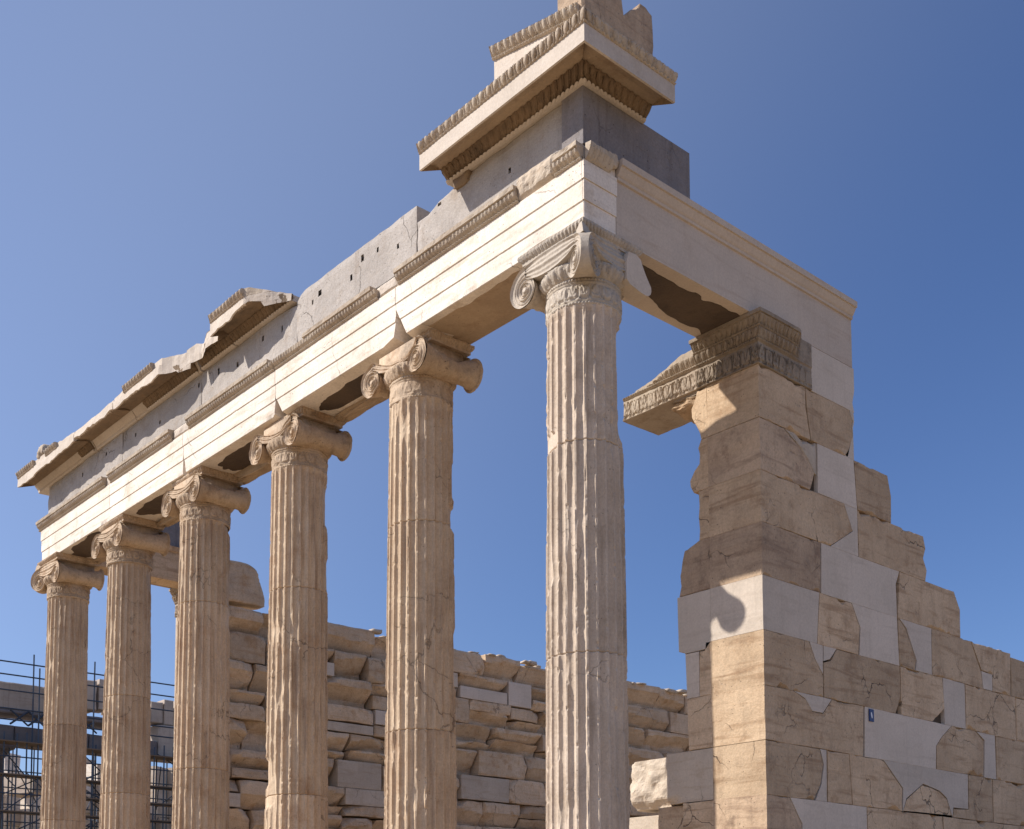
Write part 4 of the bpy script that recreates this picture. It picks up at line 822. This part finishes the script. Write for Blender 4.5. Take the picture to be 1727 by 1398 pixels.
def slant(P):
    Q = P.copy(); X = P[..., 0]; top = np.interp(X, [-1.29, -1.27, -1.0, -0.9, -0.62, -0.37], [6.37, 6.38, 6.385, 6.40, 6.46, 6.48]) + 0.012 * n1(X * 9, 4, 3)
    ov = np.clip(P[..., 2] - top, 0, 1); Q[..., 2] = np.minimum(P[..., 2], top); Q[..., 1] = P[..., 1] + np.where(ov > 0, 0.05 + 0.5 * ov + 0.03 * fbm(P, 10, 3, 2), 0); return Q
carved_course(fg, [(fr(-1.29), fr(-0.378), 0.91)], slant, M['carvedlight'], 9, 3)
xs = np.linspace(-1.29, -0.378, 60); ys = np.linspace(1.942, 2.45, 22); X, Yg = np.meshgrid(xs, ys, indexing='ij'); q = np.stack([X, Yg, X * 0], -1)
Zt = np.interp(X, [-1.29, -1.27, -1.14, -0.9, -0.62, -0.45, -0.37], [6.22, 6.32, 6.41, 6.48, 6.545, 6.56, 6.58]) + 0.05 * ang(q, 6, 4, 12) - 0.05 * (Yg - 1.95) - 0.0 * Yg
b = MB(); P = np.stack([X, Yg, Zt], -1); b.grid(P, flip=True)
zb = 6.146 - 0.03 * ss(-0.75, -0.6, X) * ss(2.2, 2.0, Yg) + 0.01 * fbm(q, 7, 3, 14); Bt = np.stack([X, Yg, zb], -1); b.grid(Bt)
for a_, c_ in ((P[0], Bt[0]), (P[-1], Bt[-1]), (P[:, 0], Bt[:, 0]), (P[:, -1], Bt[:, -1])): b.grid(np.stack([a_, c_], 0))
b.build('broken_top', M['carvedlight'], fg, recalc=True, smooth=False)
b = MB(); blob(b, (-0.55, 2.15, 6.09), (0.36, 0.4, 0.12), 3, 0.3, 14); b.build('broken_underside', M['old'], fg)

# ------------------------------------------------------------------ blue plate on the wall
sp = thing('sign_plate', (0.305, 3.62, 3.12), 'tiny blue enamel plate with a white mark on the shaded right wall', 'sign')
b = MB(); b.box((0.304, 3.600, 3.105), (0.312, 3.680, 3.225)); b.build('plate', M['blue'], sp)
b = MB(); t = np.linspace(0, 2 * np.pi, 20, endpoint=False); P = [(0.3135, 3.639 + 0.011 * math.cos(a) - 0.006 * math.sin(a), 3.166 + 0.030 * math.sin(a)) for a in t]; P2 = [(0.310, p[1], p[2]) for p in P]
b.poly(P); b.grid(np.array([P, P2]), cv=True); b.build('white_mark', M['white'], sp)

# ------------------------------------------------------------------ south wall
XS = -10.28
sw = thing('south_wall', (XS, 8, -0.62), 'long ruined wall of broken tan stones in shade behind the columns', 'wall')
JS = [6.39, 5.93, 5.46, 5.0, 4.52, 4.04, 3.56, 3.08, 2.6, 2.1]
def rough_stone(y0, y1, z0, z1, style, seed, parent=sw, name='stone_block', mat=None, x=XS, round_r=0.0, acc=None):
    nu = max(6, int((y1 - y0) / 0.032)); nv = max(6, int((z1 - z0) / 0.032)); U, V = np.meshgrid(np.linspace(0, 1, nu), np.linspace(0, 1, nv), indexing='ij')
    Y = y0 + (y1 - y0) * U; Z = z0 + (z1 - z0) * V; q = np.stack([Y * 0 + seed, Y, Z], -1)
    ed = np.minimum.reduce([Y - y0, y1 - Y, Z - z0, z1 - Z]); rg_ = random.Random(seed)
    if style == 'smooth': X = x + 0.006 * ang(q, 4, 3, seed) - np.clip(0.008 - ed, 0, 1) * 0.6
    else:
        Lx, Hz = y1 - y0, z1 - z0
        X = x + rg_.uniform(-0.03, 0.02) + 0.022 * ang(q, 3.5, 4, seed) - np.clip(0.012 - ed, 0, 1) * 1.0
        if style in ('broken', 'slant'):      # lower part split off along a slanting plane
            tilt = rg_.uniform(-0.12, 0.12) / Lx; hb = rg_.uniform(0.4, 0.75) if style == 'broken' else rg_.uniform(0.75, 1.1)
            line = hb * Hz + tilt * (U - 0.5) * Lx + 0.05 * ang(q * np.array([1, 1, 0]), 4, 3, seed + 4)
            X = X - np.clip(line - (Z - z0), 0, 1) * rg_.uniform(0.5, 1.3) - 0.02 * (Z - z0 < line)
        for _ in range(3):                     # corners knocked off
            cu, cv_ = rg_.choice([(0, 0), (1, 0), (0, 1), (1, 1)]); an = rg_.uniform(0.4, 1.2); d = math.cos(an) * np.abs(U - cu) * Lx + math.sin(an) * np.abs(V - cv_) * Hz
            X = X - np.clip(rg_.uniform(0.02, 0.20) + 0.05 * ang(q, 7, 2, seed + 5) - d, 0, 1) * rg_.uniform(0.5, 1.2)
        X = X + 0.010 * ang(q, 13, 3, seed + 2); X = np.maximum(X, x - 0.24 + 0.05 * ang(q, 6, 3, seed + 8))
    jz = 0.018 * (style != 'smooth'); Y = Y + jz * ang(q, 5, 3, seed + 11); Z = Z + jz * ang(q, 5, 3, seed + 12)
    if round_r:
        Yc = y1 - round_r; over = np.clip(Y - Yc, 0, None) / round_r; mid = (z0 + z1) / 2; Z = Z - over ** 2.6 * (Z - (z0 + 0.12)) * 0.62 * (Z > z0 + 0.12) + (over ** 3) * 0.05 * (Z < z0 + 0.12); X = X - 0.15 * over ** 3
    P = np.stack([X, Y, Z], -1); b = acc or MB(); b.grid(P); bk = x - 0.35
    for row, fl in ((P[0], True), (P[-1], False), (P[:, 0], False), (P[:, -1], True)): b.grid(np.array([[p, (bk, p[1], p[2])] for p in row]), flip=fl)
    if acc: return None
    return b.build(name, M[mat or ('new' if style == 'smooth' and rg_.random() < .25 else 'light' if style == 'smooth' else 'rough')], parent, smooth=False)
rg = random.Random(77); sid = 500; count = 0; low = MB()
for c in range(9):
    z1, z0 = JS[c], JS[c + 1]; y = 1.93 if c else 2.0; ymax = 16.5 if c < 6 else (9.0 if c < 8 else 3.4)
    while y < ymax:
        Lb = rg.uniform(0.55, 1.35) * (1.0 if y < 11 else 1.45); y2 = y + Lb; sid += 1; count += 1
        st = rg.choices(['broken', 'slant', 'rough', 'smooth'], [0.46, 0.18, 0.20, 0.16])[0]
        if c == 0 and st == 'smooth': st = 'rough'
        zt = z1 + (rg.uniform(-0.06, 0.02) if c == 0 else 0)
        g = rg.choice([0.004, 0.010, 0.018, 0.034]); hg = rg.choice([0.004, 0.008, 0.016, 0.028])
        if Lb > 0.7 and rg.random() < 0.5 and c and y < 10.5:      # a thin sill stone under a shallower one
            zm = z0 + rg.uniform(0.14, 0.26); rough_stone(y + g, y2 - g, z0 + 0.004, zm - hg, rg.choice(['smooth', 'rough', 'slant']), sid + 300, acc=low if (c > 6 or y > 12.6 or (c > 4 and y > 10)) else None); rough_stone(y + g, y2 - g, zm + 0.004, zt - hg, st, sid, acc=low if (c > 6 or y > 12.6 or (c > 4 and y > 10)) else None); count += 1
        else: rough_stone(y + g, y2 - g, z0 + 0.004, zt - hg, st, sid, acc=low if (c > 6 or y > 12.6 or (c > 4 and y > 10)) else None)
        y = y2
tag(low.build('lower_stones', M['rough'], sw), kind='stuff')
b = MB(); b.box((XS - 0.56, 1.97, 2.1), (XS - 0.36, 17.4, 6.30)); b.box((XS - 0.58, 1.95, -0.1), (XS - 0.01, 17.5, 2.09)); b.build('dark_backing', M['core'], sw)  # dark backing puts shade into the open joints and crevices
b = MB()
for k in range(46): blob(b, (XS - rg.uniform(.02, .4), 4.2 + 0.27 * k + rg.uniform(-.1, .1), 6.38 + rg.uniform(-.01, .02)), (rg.uniform(.1, .3), rg.uniform(.08, .3), rg.uniform(.03, .10)), 160 + k, 0.3, 8)
tag(b.build('top_rubble', M['light'], sw, smooth=True), kind='stuff')
# south pier front with carved top
b = MB()
for k in range(8):
    z1 = 6.14 - 0.49 * k; b.box((-10.86, 1.90, z1 - 0.487), (XS + 0.015, 2.3, z1))
tag(b.build('pier', M['light'], sw), 'sunlit smooth end of the wall')
sc = thing('south_carved_capital', (-10.5, 1.9, 6.14), 'small carved capital on the sunlit wall end far behind the fourth column', 'capital')
carved_course(sc, [(lambda p, z: (np.full_like(p, -10.88), 1.90 - p, z), lambda p, z: (-10.265 + p, 1.90 - p, z), 0.62), (lambda p, z: (-10.265 + p, 1.90 - p, z), lambda p, z: (-10.265 + p, np.full_like(p, 2.45), z), 0.6)], None, M['carvedlight'], 4)
b = MB(); b.box((-10.87, 1.93, 6.145), (-10.29, 2.44, 6.58)); b.build('block', M['old'], sc)
sa = thing('south_architrave', (-10.56, 1.5, ZT), 'shaded beam at the far left between end column and wall, its right end broken round', 'architrave')
rough_stone(0.32, 2.0, ZT - 0.05, 7.05, 'smooth', 899, sa, 'architrave_block', 'old', -10.262); rough_stone(2.005, 3.27, 6.41, 7.07, 'rough', 905, sa, 'architrave_block', 'rough', -10.25, 0.55)
b = MB(); b.box((-10.86, 0.31, ZT + 0.01), (-10.29, 1.9, 7.05)); b.build('backing_beam', M['soffit'], sa)
b = MB(); relief(b, lambda p, z: (-10.255 + p, np.full_like(p, 0.33), z), lambda p, z: (-10.255 + p, np.full_like(p, 2.3), z), [(0.0, 6.98), (0.03, 7.0), (0.06, 7.06), (0.0, 7.075)], None, 0, 0.1, 2.0, 2, 0.01, 3); b.build('crown_ridge', M['darkold'], sa)
sf = thing('south_frieze_block', (-10.6, 1, 7.22), 'dark blue grey block in shade on the far south beam, seen under the main beam', 'stone block')
b = MB(); prism(b, [(0.2, 7.085), (1.75, 7.085), (1.72, 7.56), (0.2, 7.6)], lambda u, v, d: (-10.33 - d, u, v), 0.5, 3, 0.004, 0.01); b.build('block', M['friezedark'], sf, recalc=True)

# ------------------------------------------------------------------ the big temple beyond, under scaffolding
XT = -60.0
tp = thing('far_temple', (XT, 21, 2.4), 'distant ruined temple colonnade seen between the leftmost columns', 'temple')
def dcol(y, x=XT, zt=10.7, r0=0.95, r1=0.74):
    b = MB(); th = np.linspace(0, 2 * np.pi, 160, endpoint=False); zs = np.linspace(2.2, zt, 24); Z, TH = np.meshgrid(zs, th, indexing='ij'); f = (Z - 2.2) / (zt - 2.2)
    r = (r0 + (r1 - r0) * f) * (1 - 0.05 * np.abs(np.sin(TH * 10))) + 0.03 * fbm(np.stack([np.cos(TH) * 2, np.sin(TH) * 2, Z], -1), 1.2, 3, int(y * 7))
    b.grid(np.stack([x + r * np.cos(TH), y + r * np.sin(TH), Z], -1), cv=True, flip=True); o = b.build('column', M['fardark'], tp, smooth=True)
    b = MB(); lathe_xy(b, x, y, [(r1, zt), (r1 + 0.05, zt + 0.05), (r1 + 0.32, zt + 0.45), (r1 + 0.32, zt + 0.5), (0, zt + 0.5)]); b.box((x - 1.05, y - 1.05, zt + 0.5), (x + 1.05, y + 1.05, zt + 0.86)); b.build('capital', M['fardark'], o)
def lathe_xy(b, x, y, prof, n=40):
    prof = np.array(prof); th = np.linspace(0, 2 * np.pi, n, endpoint=False); Rr, TH = np.meshgrid(prof[:, 0], th, indexing='ij'); Z = np.broadcast_to(prof[:, 1][:, None], Rr.shape)
    b.grid(np.stack([x + Rr * np.cos(TH), y + Rr * np.sin(TH), Z], -1), cv=True, flip=True)
for y in (15.45, 28.4, 32.7): dcol(y)
def tblock(name, y0, y1, z0, z1, mat, dx0=-0.9, dx1=0.9, seed=0, bev=0.05):
    b = MB(); prism(b, [(y0, z0), (y1, z0), (y1, z1), (y0, z1)], lambda u, v, d: (XT + dx1 - d, u, v), dx1 - dx0, seed, 0.03, bev, 0.4, 0.01); return b.build(name, M[mat], tp, recalc=True)
rg = random.Random(9)
y = 12.2; k = 0
while y < 33:      # architrave in two heights
    y2 = y + 4.3; tblock('architrave', y, y2 - 0.03, 11.56, 12.55 if y < 24 else 13.6, 'fardark' if y < 24 else 'far', seed=k); y = y2; k += 1
for y0, y1, z0, z1 in ((12, 15.2, 13.5, 15.0), (15.25, 18.9, 13.45, 15.0), (19.2, 20.5, 13.6, 15.1), (20.62, 21.3, 14.0, 15.75), (21.42, 22.0, 14.1, 15.9), (22.1, 22.7, 14.0, 15.6), (22.75, 24.6, 13.6, 14.6), (24.7, 25.5, 13.7, 15.0), (25.55, 26.2, 13.65, 15.2), (26.5, 28, 13.65, 15.3), (28.2, 33, 13.65, 15.1)):
    k += 1; tblock('frieze_block', y0, y1, z0, z1, 'far', -0.6, 0.7, k, 0.06)
tblock('cornice', 20.4, 24.0, 13.2, 13.58, 'fardark', -0.9, 1.1, 77); tblock('cornice', 12.0, 19.0, 13.2, 13.43, 'fardark', -0.8, 0.9, 78)
# sunlit walls and loose blocks inside it, behind the scaffolding
for k in range(46):
    b = MB(); yy = rg.uniform(15.5, 36); zz = 3.0 + rg.random() ** 1.3 * 8.2; s = rg.uniform(0.8, 2.2)
    b.obox((XT - rg.uniform(5, 12), yy, zz), (s * 1.2, s * 0.7, s * rg.uniform(0.4, 0.8)), R(rg.uniform(5, 40)), 0.08, k); b.build('inner_block', M[rg.choice(['far', 'arch', 'light'])], tp)
b = MB(); 
for w, (ya, yb) in enumerate(((17.5, 24.5), (25.2, 30.0), (30.6, 38.0))):
    b = MB(); yy = ya
    while yy < yb:
        hmax = rg.choice([7, 8, 9, 9])
        for j in range(hmax):
            if rg.random() < 0.93: b.obox((XT - 12 + rg.uniform(-.3, .3), yy, 2.6 + 1.2 * j), (2.5, 1.25, 1.17), R(24), 0.05, int(yy * 10) + j)
        yy += 1.35
    b.build('inner_wall', M['arch' if w == 0 else 'light'], tp)

# ------------------------------------------------------------------ scaffolding
sf_ = thing('scaffold', (XT + 1.6, 21, 2.4), 'dense dark steel scaffolding round the distant temple', 'scaffolding')
def pipe(name, p, q, r=0.045, mat='steel'):
    b = MB(); b.tube(p, q, r, 6); b.build(name, M[mat], sf_)
for k, y in enumerate(np.arange(13.0, 34, 0.62)):
    for x in ((XT + 2.3, XT + 1.3) if k % 2 else (XT + 2.3, XT - 3.4)):
        top = 16.0 if (k % 5 == 2 and x > XT) else (13.0 if x < XT else 11.6); pipe('pole', (x, y + rg.uniform(-.06, .06), 2.3), (x, y + rg.uniform(-.06, .06), top + rg.uniform(-.5, .7)))
for z in np.arange(3.6, 11.6, 1.0):
    for x in (XT + 2.35, XT - 3.35): pipe('ledger', (x, 12.5, z), (x, 34, z + rg.uniform(-.05, .05)), 0.04)
for z in (15.05, 15.75, 14.2, 13.2, 12.6): pipe('ledger', (XT + 2.36, 12.0, z), (XT + 2.36, 34, z - 0.0), 0.045)
for k in range(70):
    y = rg.uniform(13, 33); z = rg.choice([4, 5, 6, 7, 8, 9, 10]) + rg.uniform(-.2, .2); pipe('brace', (XT + rg.choice([2.4, 1.2, -3.3]), y, z), (XT + rg.choice([2.4, 1.2, -3.3]), y + rg.uniform(1.2, 3.2) * rg.choice([-1, 1]), z + rg.uniform(.8, 2.0)), 0.035)
for z, y0, y1 in ((5.6, 13, 20), (7.6, 15, 26), (9.6, 13, 34), (11.4, 13, 33), (6.6, 19, 33), (8.6, 20, 30)):
    b = MB(); b.box((XT + 1.25, y0, z), (XT + 2.5, y1, z + 0.06)); b.build('plank', M['timber'], sf_)
for k in range(5):   # roof trusses of the light shelter
    y = 16.2 + 1.0 * k; pipe('brace', (XT + 1.0, y, 12.6), (XT + 1.0, y + 1.0, 13.4), 0.06); pipe('brace', (XT + 1.0, y + 1.0, 12.6), (XT + 1.0, y, 13.4), 0.05)
